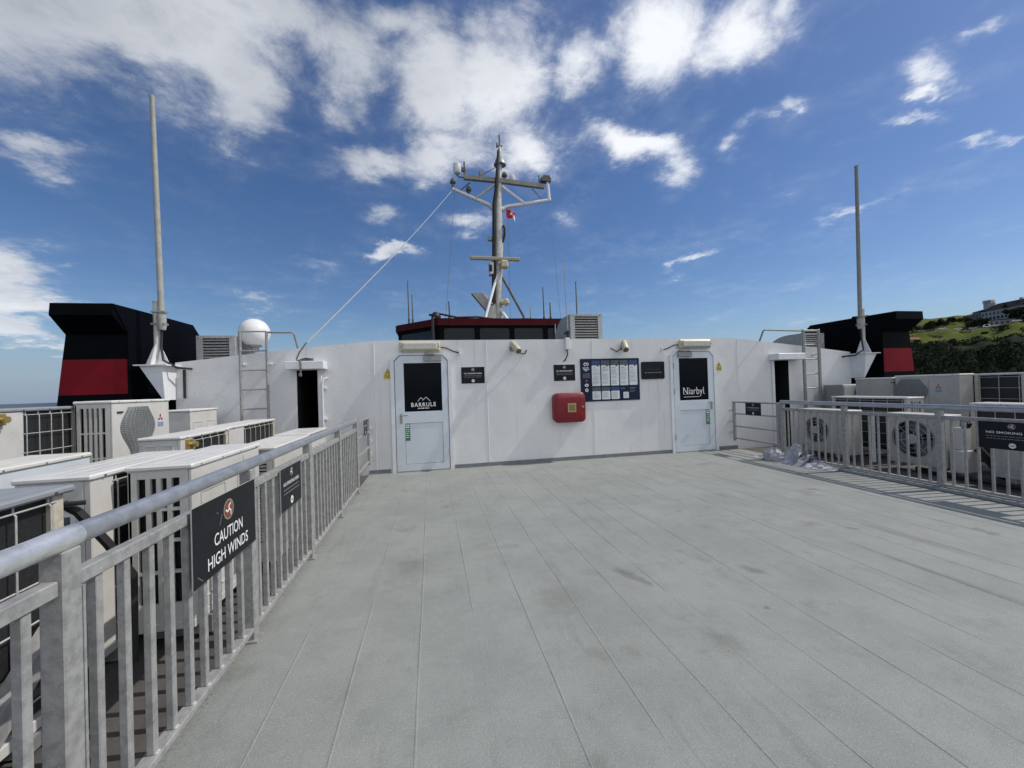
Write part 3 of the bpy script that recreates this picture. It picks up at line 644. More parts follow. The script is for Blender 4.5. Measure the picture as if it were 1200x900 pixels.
def warn(x, label):
    fn = on_wall(x, 1.735); mb = MB(); board(mb, fn, .135, .085, .003, 0, 0)
    tri = [(.0,.09),(.135,.09),(.0675,.205)]; mb.prism(tri, fn, 0, .003, 0)
    f = lambda u, v, w: fn(u, v, w+.003)
    for pts in ([(.030,.103),(.105,.103),(.0675,.170)],): 
        mb.add([f(u,v,.0008) for u,v in pts], [(0,1,2)], 1)
    mb.add([f(u,v,.0014) for u,v in ((.044,.111),(.091,.111),(.0675,.153))], [(0,1,2)], 0)
    mb.add([f(u,v,.002) for u,v in ((.072,.150),(.058,.130),(.068,.131),(.062,.112),(.079,.136),(.068,.134))], [(0,1,2,3,4,5)], 1)
    for v in (.065,.045,.025): words(mb, f, .015, .12, v, .008, .001, 1, random.Random(int(x*10)+int(v*1000)))
    tag(mb.build('warning_sign', [M['yellow'], M['inkgrey']], smooth=False, origin=fn(.07,0,0)), label, 'sign', 'yellow warning stickers')
warn(-.85, 'yellow triangle warning sticker left of the BARRULE door'); warn(6.145, 'yellow triangle warning sticker right of the Niarbyl door')
def exit_sticker(x, label):
    fn = on_wall(x, .58, off=.034 if False else .0305); mb = MB(); rect(mb, fn, 0, .088, 0, .31, .001, 0)
    rect(mb, fn, .012, .076, .235, .298, .0016, 1); mb.add([fn(u,v,.002) for u,v in ((.02,.27),(.05,.29),(.05,.275),(.07,.275),(.07,.262),(.05,.262),(.05,.247))], [tuple(range(7))], 0)
    for v in (.20,.165,.13,.095,.06): words(mb, fn, .014, .074, v, .012, .0016, 1, random.Random(int(v*1e3)))
    tag(mb.build('exit_sticker', [M['green'], M['white']], smooth=False, origin=fn(.04,0,0)), label, 'sticker', 'green stickers on the doors')
exit_sticker(-.495, 'upright green and white sticker on the BARRULE door'); exit_sticker(5.835, 'upright green and white sticker on the Niarbyl door')

# red fire hose box
t = thing('fire_hose_box', 'red rounded fire box with brass plate hung on the white wall', 'fire box', (2.68, WALL, .785))
mb = MB()
def rr(x0,x1,z0,z1,r): 
    o = []
    for cx_, cz, a0 in ((x1-r,z0+r,-pi/2),(x1-r,z1-r,0),(x0+r,z1-r,pi/2),(x0+r,z0+r,pi)):
        for k in range(6): a = a0+k*pi/10; o.append((cx_+r*cos(a), cz+r*sin(a)))
    return o
secs = [(rr(2.36,2.995,.79,1.355,.09),WALL-.002),(rr(2.36,2.995,.79,1.355,.09),WALL-.14),(rr(2.35,3.005,.78,1.365,.09),WALL-.142),(rr(2.35,3.005,.78,1.365,.09),WALL-.17),(rr(2.365,2.99,.795,1.35,.085),WALL-.185),(rr(2.44,2.915,.865,1.28,.05),WALL-.215),(rr(2.45,2.905,.875,1.27,.045),WALL-.217)]
vs = []; fs = []; nn = len(secs[0][0])
for o, y in secs: vs += [(u,y,v) for u,v in o]
for i in range(len(secs)-1):
    for k in range(nn): fs.append((i*nn+k, i*nn+(k+1)%nn, (i+1)*nn+(k+1)%nn, (i+1)*nn+k))
fs.append(tuple((len(secs)-1)*nn+k for k in range(nn))); mb.add(vs, fs)
part(mb, 'cabinet', M['firered'], t)
mb = MB(); mb.box(2.62,2.79,WALL-.222,WALL-.216,.985,1.16); mb.box(2.648,2.765,WALL-.225,WALL-.221,1.01,1.13,1); part(mb, 'brass_plate', [mat('brass_plate', (.50,.42,.20), .35, .5, .2, 30), mat('plate_dark', (.24,.19,.08), .4, .4)], t, smooth=False)
mb = MB(); mb.box(2.875,2.965,WALL-.215,WALL-.19,1.065,1.10,b=.004); mb.tube([(2.93,WALL-.19,1.14),(2.93,WALL-.205,1.14)], .012, 10); part(mb, 'latch', M['steelgrey'], t)

# junction box with whip antenna above the wall
t = thing('whip_antenna', 'tall thin whip antenna rising from a white box on the deckhouse wall', 'antenna', (2.72, WALL, 2.22), group='whip antennas above the bridge')
mb = MB(); mb.box(2.665,2.755,WALL-.09,WALL-.001,2.235,2.47,b=.01); part(mb, 'junction_box', M['trim'], t)
mb = MB(); mb.tube([(2.70,WALL-.05,2.235),(2.71,WALL-.05,2.13),(2.66,WALL-.02,2.02),(2.63,WALL-.01,2.0)], .012, 7); part(mb, 'cable', M['rubber'], t)
mb = MB(); mb.tube([(2.73,WALL-.04,2.47),(2.735,WALL-.04,2.62)], .022, 8, 1); mb.box(2.70,2.77,WALL-.05,WALL+.1,2.55,2.60,1); mb.tube([(2.735,WALL-.04,2.62),(2.71,WALL-.04,3.3),(2.70,WALL-.04,4.10)], [.012,.010,.007], 6); part(mb, 'whip', [M['whip'], M['rubber']], t)

# ------------------------------------------------------------------ ladders
def ladder(x0, x1, label, side, mat_, w):
    t = thing('wall_ladder', label, 'ladder', ((x0+x1)/2, WALL-.15, 0), group='ladders up the deckhouse wall')
    y = WALL-.15
    for x in (x0, x1):
        mb = MB()
        if w > .05: mb.box(x-w/2,x+w/2,y-.02,y+.02,0,2.62,b=.006)
        else: mb.tube([(x,y,0),(x,y,2.60)], w/2, 12)
        part(mb, 'stile', mat_, t)
    for k in range(8):
        z = .29 + .33*k
        if z > 2.6: break
        mb = MB(); mb.tube([(x0,y,z),(x1,y,z)], .013, 8); part(mb, 'rung', mat_, t)
    for x in (x0,x1):
        for z in (.5,2.05):
            mb = MB(); mb.tube([(x,y,z),(x,WALL,z)], .014, 8); mb.lathe([(.03,-.012),(.03,0)], (x,WALL,z), 10, axis='y'); part(mb, 'standoff', M['trim'], t)
    xe = x1 if side > 0 else x0; zt = 2.585
    mb = MB(); mb.tube([(xe,y,zt),(xe+side*.40,y+.02,zt),(xe+side*.42,y+.05,zt-.02),(xe+side*.425,y+.25,zt-.30)] if side>0 else [(x0,y,zt),(x0-.97,y+.05,zt+.03),(x0-1.0,y+.06,zt+.01),(x0-1.01,y+.2,zt-.28)], .018, 10); part(mb, 'handrail', mat_, t)
    mb = MB(); mb.tube([(x0,y,2.58),(x1,y,2.58)] if side < 0 else [(x0,y+.02,.0),(x0,y+.02,.02)], .016, 8); part(mb, 'top_bar', mat_, t)
ladder(-3.155, -2.745, 'slim steel ladder on the white wall in front of the radome', 1, M['galv'], .045)
ladder(8.31, 8.73, 'broad weathered ladder on the white wall near the plastic sheeting', -1, M['olive'], .062)

# ------------------------------------------------------------------ radome and roof vents
t = thing('radome', 'white satellite radome on the deckhouse roof behind the slim ladder', 'radome', (-3.36, 8.6, 2.12))
mb = MB(); pr = [(.10,-.26),(.17,-.235),(.235,-.16)] + [(.275*cos(a), .275*sin(a)-.01) for a in [-.42+ (pi/2+.42)*k/14 for k in range(14)]] + [(.01,.265)]
mb.lathe(pr, (-3.36,8.6,2.745), 32); part(mb, 'dome', M['gelcoat'], t)
mb = MB(); mb.lathe([(.07,0),(.07,.32),(.12,.34),(.12,.37)], (-3.36,8.6,2.12), 16); part(mb, 'pedestal', M['steelgrey'], t)
def roof_vent(x0, x1, y, z0, z1, label, dep=1.15):
    t = thing('roof_vent', label, 'vent', ((x0+x1)/2, y, z0), group='louvred vents on the deckhouse roof')
    h = z1-z0; prof = [(y,z0),(y,z1),(y+dep*.35,z1)] + [(y+dep*.35+dep*.65*sin(a), z0+h*cos(a)) for a in [pi/2*k/8 for k in range(1,9)]]
    mb = MB(); mb.prism(prof, lambda u,v,w: (w,u,v), x0, x1); part(mb, 'hood', M['steelgrey'], t, ang=25)
    fr = MB()
    for a,b,c,d in ((x0,x1,z0,z0+.06),(x0,x1,z1-.05,z1),(x0,x0+.10,z0+.06,z1-.05),(x1-.10,x1,z0+.06,z1-.05)): fr.box(a,b,y-.03,y-.001,c,d)
    for k in range(7):
        for z in (z0+.03, z1-.025): fr.lathe([(.012,-.012),(.012,0)], (x0+.05+(x1-x0-.1)*k/6, y-.03, z), 6, axis='y')
    fr2 = part(fr, 'louvre_frame', mat('vent_frame_'+str(len(MATS)), (.46,.47,.46), .45, .2, .15, 9), t, smooth=False)
    bk = MB(); bk.box(x0+.1,x1-.1,y-.004,y-.0005,z0+.06,z1-.05); part(bk, 'opening', M['dark'], t, smooth=False)
    n = 9; lv = MB()
    for k in range(n):
        z = z0+.075+(h-.14)*k/(n-.4); lv.add([(x0+.1,y-.028,z),(x1-.1,y-.028,z),(x1-.1,y-.005,z+.030),(x0+.1,y-.005,z+.030),(x0+.1,y-.022,z-.004),(x1-.1,y-.022,z-.004)], [(0,1,2,3),(0,1,5,4)])
    part(lv, 'louvre', M['galv'], t, smooth=False)
roof_vent(3.0, 3.74, 8.2, 2.44, 3.065, 'grey louvred vent box with curved hood beside the bridge')
roof_vent(-4.20, -3.56, 8.3, 2.05, 2.64, 'grey louvred vent between the left funnel and the radome')
roof_vent(9.14, 9.80, 8.3, 2.05, 2.64, 'grey curved vent behind the broad weathered ladder')

# ------------------------------------------------------------------ antenna poles at the wall ends
def antenna_pole(mx_, label):
    X = (lambda x: x) if mx_ == 0 else (lambda x: 5.6 - x)
    t = thing('antenna_pole', label, 'antenna', (X(-4.32), 7.45, 1.5), group='tall antenna poles at the deckhouse ends')
    y = 7.45; s = 1 if mx_ == 0 else -1
    mb = MB(); vs = [(X(-4.50),y-.16,2.03),(X(-4.19),y-.16,2.03),(X(-4.19),y+.2,2.03),(X(-4.50),y+.2,2.03),(X(-4.21),y-.10,1.48),(X(-4.19),y-.10,1.48),(X(-4.19),y+.2,1.48),(X(-4.21),y+.2,1.48)]
    mb.add(vs, [(0,1,2,3),(4,5,6,7),(0,1,5,4),(1,2,6,5),(2,3,7,6),(3,0,4,7)])
    mb.box(X(-4.56),X(-4.11),y-.2,y+.2,2.031,2.05); part(mb, 'bracket', M['trim'], t, smooth=False)
    mb = MB()
    for a in range(4):
        dx, dy = (.17*cos(a*pi/2), .17*sin(a*pi/2)); px, py = (.008*-sin(a*pi/2), .008*cos(a*pi/2)); c = X(-4.335)
        mb.add([(c+dx+px,y+dy+py,2.051),(c+px,y+py,2.051),(c+px,y+py,2.42),(c+dx*.15+px,y+dy*.15+py,2.42),(c+dx-px,y+dy-py,2.051),(c-px,y-py,2.051),(c-px,y-py,2.42),(c+dx*.15-px,y+dy*.15-py,2.42)],
               [(0,1,2,3),(4,5,6,7),(0,3,7,4),(2,3,7,6)])
    part(mb, 'gusset', M['trim'], t, smooth=False)
    mb = MB(); mb.tube([(X(-4.335),y,2.05),(X(-4.345),y,3.09)], .042, 12); part(mb, 'post', M['mast'], t)
    mb = MB(); mb.tube([(X(-4.262),y-.01,2.62),(X(-4.262),y-.01,2.68),(X(-4.262),y-.01,2.86)], [.05,.062,.062], 14); mb.box(X(-4.39),X(-4.20),y-.06,y+.05,2.70,2.73,1); mb.box(X(-4.39),X(-4.20),y-.06,y+.05,2.90,2.925,1); part(mb, 'clamp', [M['whip'], M['steelgrey']], t)
    mb = MB(); mb.tube([(X(-4.262),y-.01,2.86),(X(-4.29),y-.01,4.4),(X(-4.325),y-.01,6.40),(X(-4.326),y-.01,6.45)], [.043,.040,.035,.041], 12); part(mb, 'whip', M['whip'] if mx_ == 0 else mat('antenna_pole_dull', (.27,.27,.23), .55, 0, .2, 9), t)  # right whip gets a darker colour for its side turned from the sun
    mb = MB(); mb.tube([(X(-4.262),y-.01,2.62),(X(-4.27),y-.02,2.35),(X(-4.20),y-.10,2.12),(X(-4.05),y-.02,2.0),(X(-3.95),WALL-.015,1.99)], .017, 8); mb.tube([(X(-4.06),WALL-.02,1.98),(X(-4.06),WALL-.02,1.5)] if mx_==0 else [(X(-4.0),WALL-.02,1.99),(X(-3.98),WALL-.02,1.99)], .02, 8); part(mb, 'cable', M['rubber'], t)
antenna_pole(0, 'tall pale antenna pole on a white bracket beside the left funnel')
antenna_pole(1, 'tall pale antenna pole on a white bracket beside the right funnel')

# ------------------------------------------------------------------ funnels
def funnel(mx_, label):
    X = (lambda x: x) if mx_ == 0 else (lambda x: 5.6 - x)
    t = thing('ship_funnel', label, 'funnel', (X(-5.05), 8.4, 0), group='twin funnels')
    xo = lambda z: -5.72 + .24*min(z,2.15)/2.15*1.05 if z < 2.15 else -5.455 + (z-2.15)*.09
    xi = -4.615
    prof = [(7.25,0),(7.25,1.60),(7.25,2.14),(7.25,2.52),(6.95,2.77),(6.95,2.945),(7.75,2.95),(9.0,2.95),(9.35,2.66),(9.8,1.6),(9.8,0)]
    n = len(prof); vs = [(X(xo(z)),y,z) for y,z in prof] + [(X(xi),y,z) for y,z in prof]
    mb = MB(); mb.add(vs, [tuple(range(n)), tuple(range(n,2*n))])
    for k in range(n):
        j = (k+1) % n
        if k == 1: continue
        mb.add([vs[k],vs[j],vs[n+j],vs[n+k]], [(0,1,2,3)])
    part(mb, 'casing', M['navyblack'], t, smooth=False)
    mb = MB(); mb.add([vs[1],vs[2],vs[n+2],vs[n+1]], [(0,1,2,3)]); part(mb, 'red_band', M['funnelred'], t, smooth=False)
    mb = MB()
    mb.tube([(X(xi)+(.004 if mx_==0 else -.004),6.96,2.94),(X(xi)+(.004 if mx_==0 else -.004),7.24,2.55),(X(xi)+(.004 if mx_==0 else -.004),7.24,.1)], .012, 6); part(mb, 'corner_weld', M['navyblack'], t)
    mb = MB(); mb.tube([(X(-5.0),8.0,2.95),(X(-5.0),8.0,3.02)], .16, 16); part(mb, 'exhaust_pipe', M['navyblack'], t)
funnel(0, 'black ship funnel with a red band on the open sea side, at left')
funnel(1, 'black ship funnel with a red band in front of the green hill')

# ================================================================== BRIDGE AND MAST
t = thing('bridge_house', 'low black bridge house with a red roof band behind the deckhouse wall', 'bridge', (2.8, 16, 2.4))
plan = [(.30,13),(5.1,13),(6.2,14.5),(6.2,21),(-1.12,21),(-1.12,14.5)]
def inset(k): return [(2.8+(x-2.8)*k, 17+(y-17)*k) for x, y in plan]
mb = MB(); mb.prism(inset(.992), lambda u,v,w: (u,v,w), 2.3, 3.60); part(mb, 'wall', M['navyblack'], t, smooth=False)
mb = MB(); mb.prism(inset(1.012), lambda u,v,w: (u,v,w), 3.59, 3.80); mb.prism(inset(1.0), lambda u,v,w: (u,v,w), 3.80, 3.83); part(mb, 'roof', M['bridgered'], t, smooth=False)
def panes(p, q, n, a, b, zl, zh):
    p, q = Vector((*p,0)), Vector((*q,0)); d = q-p; L = d.length; d.normalize(); nrm = Vector((d.y,-d.x,0))
    for k in range(n):
        u0 = a + (L-a-b)*k/n + .09; u1 = a + (L-a-b)*(k+1)/n - .09; o = rr(u0,u1,zl,zh,.07)
        mb = MB(); mb.prism(o, lambda u,v,w: p + d*u + nrm*w + Vector((0,0,v)), .004, .02); part(mb, 'window', M['bglass'], t, smooth=False)
ii = inset(.992); panes(ii[0], ii[1], 4, .05, .05, 3.06, 3.50); panes(ii[5], ii[0], 1, .12, .1, 3.06, 3.46); panes(ii[1], ii[2], 1, .1, .12, 3.06, 3.46)
mb = MB()
mb.tube([(.0,13.3,3.98),(.35,13.15,3.99),(.9,13.2,3.89),(1.6,13.3,3.93),(2.4,13.5,3.86),(3.4,13.4,3.88)], .035, 7); mb.lathe([(.14,0),(.16,.1),(.10,.22),(.02,.25)], (.22,13.2,3.82), 12); mb.tube([(.22,13.2,3.9),(.1,12.95,3.8),(.1,12.93,2.6)], .05, 8)
part(mb, 'roof_cable', M['rubber'], t)
mb = MB(); mb.tube([(4.2,13.1,3.2),(4.2,12.93,3.62),(4.2,12.93,2.5)], .02, 6); part(mb, 'pipe', M['steelgrey'], t)
WHIPS = [(-.71,14.6,3.84,5.45,.024,'tall thin antenna, outer one of the pair over the bridge corner'),(-.58,14.7,3.84,4.98,.022,'shorter thin antenna, inner one of the pair over the bridge corner'),(.70,14,3.82,4.60,.030,'stubby antenna on the bridge roof left of the mast'),
         (4.13,14,3.82,5.16,.026,'dark whip antenna on the bridge roof right of the mast'),(4.38,14,3.82,4.60,.03,'short dark antenna between the mast and the louvred vent box'),(3.63,14,3.82,4.45,.022,'short pale antenna just right of the mast foot'),(5.41,14,3.82,5.40,.026,'thin antenna standing behind the louvred vent box')]
for x, y, z0, z1, r, lab in WHIPS:
    mb = MB(); mb.tube([(x,y,z0),(x,y,z0+.25),(x,y,z0+.26),(x-.01,y,z1)], [r*1.6,r*1.6,r,r*.7], 7)
    mb.box(x-.06,x+.06,y-.06,y+.06,z0-.02,z0+.02)
    tag(mb.build('whip_antenna', M['mastdark'] if 'pale' not in lab else M['whip'], origin=(x,y,z0)), lab, 'antenna', 'whip antennas above the bridge')

t = thing('signal_mast', 'tall radar mast with two crosstrees behind the bridge', 'mast', (2.65, 15.5, 3.8)); Y = 15.5
mb = MB(); mb.tube([(2.63,Y,3.8),(2.72,Y,6.4),(2.77,Y,7.1),(2.80,Y,8.8),(2.88,Y,9.75)], [.21,.20,.20,.18,.15], 14); mb.tube([(2.88,Y,9.75),(2.93,Y,10.6),(2.95,Y,11.15)], [.13,.10,.06], 10); part(mb, 'post', M['mast'], t)
mb = MB(); mb.tube([(2.44,Y-.22,3.85),(2.54,Y-.22,6.0),(2.57,Y-.22,6.9),(2.63,Y-.22,8.7),(2.74,Y-.21,9.4),(2.86,Y-.18,10.9)], [.095,.09,.085,.085,.075,.045], 8); mb.tube([(2.50,Y-.20,4),(2.62,Y-.2,7),(2.68,Y-.19,8.6)], .035, 6); part(mb, 'cable_bundle', M['rubber'], t)
mb = MB(); mb.tube([(2.95,Y,11.1),(2.955,Y,11.62)], .035, 6); mb.box(2.85,3.06,Y-.03,Y+.03,11.16,11.20); mb.tube([(2.84,Y,11.1),(2.85,Y,11.3)], .03, 6); part(mb, 'lightning_rod', M['mastdark'], t)
mb = MB(); mb.lathe([(.25,0),(.22,.09),(.13,.30),(.06,.36)], (2.95,Y+.02,10.42), 16); part(mb, 'radar_reflector', M['steelgrey'], t)
mb = MB(); mb.bar((1.48,Y-.1,9.76),(3.0,Y-.1,9.72),.15,.16); mb.bar((3.0,Y-.1,9.72),(4.72,Y-.1,9.62),.15,.16); part(mb, 'crosstree', mat('crosstree_paint', (.28,.27,.23), .5, 0, .3, 5), t, smooth=False)
for a, b, r in (((2.66,Y,8.62),(1.03,Y,9.33),.078),((2.95,Y,8.62),(5.02,Y,9.15),.078)):
    mb = MB(); a, b = Vector(a), Vector(b); mb.tube([a, a+(b-a)*.12+Vector((0,0,.08)), b], [r*1.5,r,r*.85], 10); part(mb, 'yard', M['trim'], t)
for a, b, m_, r in (((2.7,Y-.12,9.55),(1.95,Y-.05,9.0),'mast',.05),((2.98,Y-.12,9.5),(3.9,Y-.03,8.92),'trim',.06),((1.3,Y,9.25),(1.72,Y,9.62),'mastdark',.025),((4.7,Y,9.1),(4.25,Y,9.55),'steelgrey',.025),((2.76,Y,10.3),(2.1,Y,9.9),'mastdark',.012)):
    mb = MB(); mb.tube([a,b], r, 8); part(mb, 'brace', M[m_], t)
mb = MB(); mb.tube([(4.95,Y,9.15),(4.90,Y,9.85)], .07, 10); mb.box(4.62,5.02,Y-.12,Y+.12,9.86,10.02,1); mb.box(4.72,4.98,Y-.1,Y+.1,10.02,10.10,1); mb.tube([(4.55,Y,9.6),(4.55,Y,10.12)], .03, 6, 1); part(mb, 'wind_sensor', [M['trim'], M['mastdark']], t)
mb = MB(); mb.lathe([(.03,-.20),(.12,-.19),(.155,-.13),(.16,.04),(.145,.17),(.09,.21),(.02,.22)], (1.24,Y,10.14), 18); part(mb, 'satellite_dome', M['gelcoat'], t)
mb = MB(); mb.tube([(1.52,Y,9.8),(1.52,Y,10.42)], .035, 6); mb.box(1.38,1.56,Y-.05,Y+.05,10.05,10.18); mb.tube([(1.22,Y,9.9),(1.3,Y,9.82),(1.5,Y,9.8)], .03, 6); part(mb, 'dome_bracket', M['mastdark'], t)
for x, z, r in ((2.17,9.98,.10),(3.42,9.92,.11)):
    mb = MB(); mb.lathe([(r*.7,-.14),(r,-.04),(r*.95,.06),(r*.5,.12),(.01,.135)], (x,Y-.05,z), 12); part(mb, 'navigation_lamp', M['gelcoat'] if x > 3 else M['steelgrey'], t)
for x, z in ((1.06,9.56),(1.66,9.30),(3.12,9.98)):
    mb = MB(); mb.tube([(x,Y,z-.18),(x,Y,z-.02)], .06, 8); mb.lathe([(.10,0),(.12,.06),(.07,.16),(.02,.2)], (x,Y,z-.02), 10); part(mb, 'floodlight', M['mastdark'], t)
mb = MB(); mb.box(1.60,3.56,Y-.42,Y-.30,6.46,6.60,b=.03); part(mb, 'radar_scanner', mat('scanner_paint', (.36,.34,.25), .5, 0, .15, 6), t)
mb = MB(); mb.box(2.78,3.08,Y-.46,Y-.16,6.18,6.48,b=.05); mb.box(2.36,2.60,Y-.3,Y+.1,5.95,6.46,1,b=.03); mb.box(2.33,2.45,Y-.34,Y-.28,6.05,6.30,2); part(mb, 'radar_gearbox', [M['cream'], M['gelcoat'], M['rubber']], t)
mb = MB(); mb.box(2.35,2.62,Y-.2,Y-.05,7.30,7.46,b=.02); mb.tube([(2.95,Y-.1,7.3),(3.02,Y-.12,7.55),(3.03,Y-.12,7.85),(2.98,Y-.12,7.95)], .05, 7, 1); part(mb, 'mast_bracket', [mat('bracket_olive', (.34,.32,.22), .5), M['rubber']], t)
mb = MB(); mb.box(2.86,3.10,Y-.4,Y-.12,4.72,5.0,b=.08); mb.tube([(2.8,Y-.2,4.86),(2.95,Y-.26,4.86)], .1, 10); part(mb, 'horn', M['cream'], t)
mb = MB(); P0 = [(1.60,5.12),(1.98,5.14),(2.32,4.70),(2.14,4.46)]; mb.prism(P0, lambda u,v,w: (u,Y-.6+w,v), 0, .25); part(mb, 'searchlight', mat('lamp_grey', (.36,.36,.33), .45, 0, .2, 7), t, smooth=False)
mb = MB(); mb.prism([(1.98,5.14),(2.05,5.18),(2.40,4.72),(2.32,4.70)], lambda u,v,w: (u,Y-.62+w,v), 0, .28); mb.prism([(2.0,3.85),(2.55,3.85),(2.50,4.75),(2.14,4.5)], lambda u,v,w: (u,Y-.5+w,v), 0, .35); part(mb, 'lamp_cradle', M['mast'], t, smooth=False)
for a, b, m_, r in (((2.70,Y-.1,6.05),(1.93,Y-1.2,3.83),'trim',.055),((2.80,Y,6.1),(3.62,Y-.4,4.3),'mastdark',.05),((3.62,Y-.4,4.3),(3.62,Y-.45,3.83),'mastdark',.05),((2.72,Y-.05,4.7),(3.1,Y-.7,3.83),'trim',.07)):
    mb = MB(); mb.tube([a,b], r, 8); part(mb, 'mast_leg', M[m_], t)
mb = MB(); mb.box(2.25,2.5,Y-.7,Y-.3,3.83,4.15,b=.03); mb.box(2.95,3.25,Y-.9,Y-.6,3.83,3.98,b=.02); part(mb, 'mast_foot', M['steelgrey'], t)

# flag, rope, stay wires
mb = MB(); nx_, nz_ = 12, 8; vs = []; fs = []
for i in range(nx_+1):
    for j in range(nz_+1):
        u, v = i/nx_, j/nz_; vs.append((3.08+.36*u, Y-.3+.09*sin(u*7+v*2)*u, 8.20+.33*v-.15*u*u-.03*sin(u*6)))
for i in range(nx_):
    for j in range(nz_): fs.append((i*(nz_+1)+j,(i+1)*(nz_+1)+j,(i+1)*(nz_+1)+j+1,i*(nz_+1)+j+1))
mb.add(vs[:], fs[:]); mb.m = [1 if (k//nz_ in (10,11) and k%nz_ < 6) or (k//nz_ in (5,6) and k%nz_ in (3,4)) else 0 for k in range(len(fs))]
tag(mb.build('flag', [M['flagred'], M['white']], origin=(3.1,Y-.3,8.16)), 'small red flag flying below the mast yard', 'flag')
def wire(name, pts, r, m_, lab, cat, sag=0.0, grp=None):
    a, b = Vector(pts[0]), Vector(pts[-1]); P_ = list(pts)
    if len(pts) == 2:
        P_ = [a+(b-a)*k/10 - Vector((0,0,sag*4*(k/10)*(1-k/10))) for k in range(11)]
    mb = MB(); mb.tube(P_, r, 6); tag(mb.build(name, m_, origin=a), lab, cat, grp)
wire('rope', [(-2.12,WALL-.12,2.40),(1.03,Y,9.28)], .011, M['rope'], 'white rope slanting from the doorway hood up to the mast yard', 'rope', .10)
mb = MB(); mb.tube([(-2.12,WALL-.12,2.41),(-2.22,WALL-.18,2.24),(-2.27,WALL-.2,2.10)], .012, 6)
for k in range(5): mb.lathe([(.012,0),(.014,.008),(.012,.016)], (-2.22+.05*k, WALL-.15+.03*(k%2), 2.078), 6)
for k in range(4):
    c = Vector((-2.16+.02*k, WALL-.16, 2.085+.012*k)); mb.tube([c+Vector(((.13-.012*k)*cos(a),.065*sin(a),.006*sin(3*a))) for a in [2*pi*q/16 for q in range(17)]], .009, 5)
mb.tube([(-2.20,WALL-.25,2.09),(-2.185,WALL-.275,2.05),(-2.18,WALL-.275,1.90),(-2.20,WALL-.275,1.84)], .014, 6); mb.lathe([(.025,-.03),(.03,0),(.02,.03)], (-2.19,WALL-.275,1.84), 8)
tag(mb.build('coiled_line', mat('grey_line', (.16,.16,.15), .8, 0, .4, 40), origin=(-2.17,WALL-.15,2.08)), 'grey line coiled on the hood over the doorway by the slim ladder', 'line')
for a, b, lab in (((1.12,Y,9.2),(.55,14.2,3.85),'thin grey stay wire dropping from the mast yard left of the mast'),((4.95,Y,9.1),(4.85,14.2,3.85),'thin grey stay wire dropping from the yard right of the mast'),((3.2,Y-.05,8.75),(3.05,Y-.6,3.85),'thin halyard beside the mast carrying the red flag')):
    wire('stay_wire', [a,b], .007, M['mastdark'], lab, 'wire', 0, 'wires of the mast')

# ================================================================== RAILINGS
POSTS = [-2.13,-.91,.28,1.477,2.74,3.95,5.16,6.30]
def railing(x, s, label):
    """s=+1: deck lies on the +x side of the rail"""
    t = thing('deck_railing', label, 'railing', (x, 2, 0), group='steel railings along the deck')
    mb = MB()
    pts = [(x, -2.13 + .4*k, 1.075 + .003*mnoise.noise((k*.7, x, 0))) for k in range(22)]
    pts = [p for p in pts if p[1] < 6.32] + [(x,6.33,1.075)]
    mb.tube(pts, .034, 16)
    for y in POSTS[1:]:
        if y < 6: mb.tube([(x,y+.035,1.075),(x,y+.05,1.075),(x,y+.065,1.075)], [.034,.0355,.034], 16, cap=False)
    part(mb, 'top_rail', M['galvtop'], t)
    if s > 0:
        mb = MB(); mb.tube([(x,1.20+.03*k,1.075) for k in range(12)], [.0343,.0348,.0352,.0350,.0353,.0349,.0353,.0358,.0372,.0380,.0372,.0350], 16); part(mb, 'weld_patch', mat('zinc_spray', (.82,.82,.81), .28, .7, .35, 14, .35, 40, col2=(.60,.60,.60)), t)
    for a, b in zip(POSTS, POSTS[1:]): mb = MB(); mb.box(x-.022,x+.022,a+.034,b-.034,.918,.966,b=.004); part(mb, 'middle_rail', M['galv'], t, smooth=False)
    for a, b in zip(POSTS, POSTS[1:]): mb = MB(); mb.box(x-.03,x+.03,a+.034,b-.034,.060,.090,b=.004); part(mb, 'base_rail', M['galv'], t, smooth=False)
    for y in POSTS:
        mb = MB(); mb.box(x-.033,x+.033,y-.033,y+.033,.0,1.048,b=.005); mb.box(x-.05,x+.05,y-.05,y+.05,.001,.012); mb.box(x-.004,x+.032*1.0,y+.034,y+.044,.09,.918)
        part(mb, 'post', M['galv'], t, smooth=False)
    for a, b in zip(POSTS, POSTS[1:]):
        for k in range(1, 10):
            y = a + (b-a)*k/10 + random.uniform(-.003,.003)
            mb = MB(); hb = .0145 if s > 0 else .0125; mb.box(x-hb,x+hb,y-hb,y+hb,.0905,.9175,b=.003)
            for q in (0,1): mb.lathe([(.008,0),(.006,.004),(.002,.006)], (x+s*(.0165), y-.006+.011*q+random.uniform(-.002,.002), .0905), 7, 1)
            part(mb, 'baluster', [M['galv'], M['zinc']], t, smooth=False)
    return t
railing(-1.13, 1, 'grey steel railing carrying the caution high winds sign')
railing(6.45, -1, 'grey steel railing on the shaded side by the plastic sheeting')
def gate(x, s, label):
    t = thing('rail_gate', label, 'gate', (x, 6.95, 0), group='barred gates closing the railings at the wall')
    for y in (6.40, 7.52):
        mb = MB(); mb.box(x-.02,x+.02,y-.03,y+.03,.20,1.06,b=.004); part(mb, 'gate_post', M['galv'], t, smooth=False)
    for z in (1.04, .79, .52, .26):
        mb = MB(); mb.box(x-.014,x+.014,6.431,7.489,z-.016,z+.016,b=.003); part(mb, 'bar', M['galv'], t, smooth=False)
    for z in (.38,.62,.86): mb = MB(); mb.tube([(x,7.55,z),(x,7.64,z)], .017, 8); mb.lathe([(.026,-.025),(.026,.025)], (x+s*.02,7.58,z), 10); part(mb, 'hinge', M['zinc'], t)
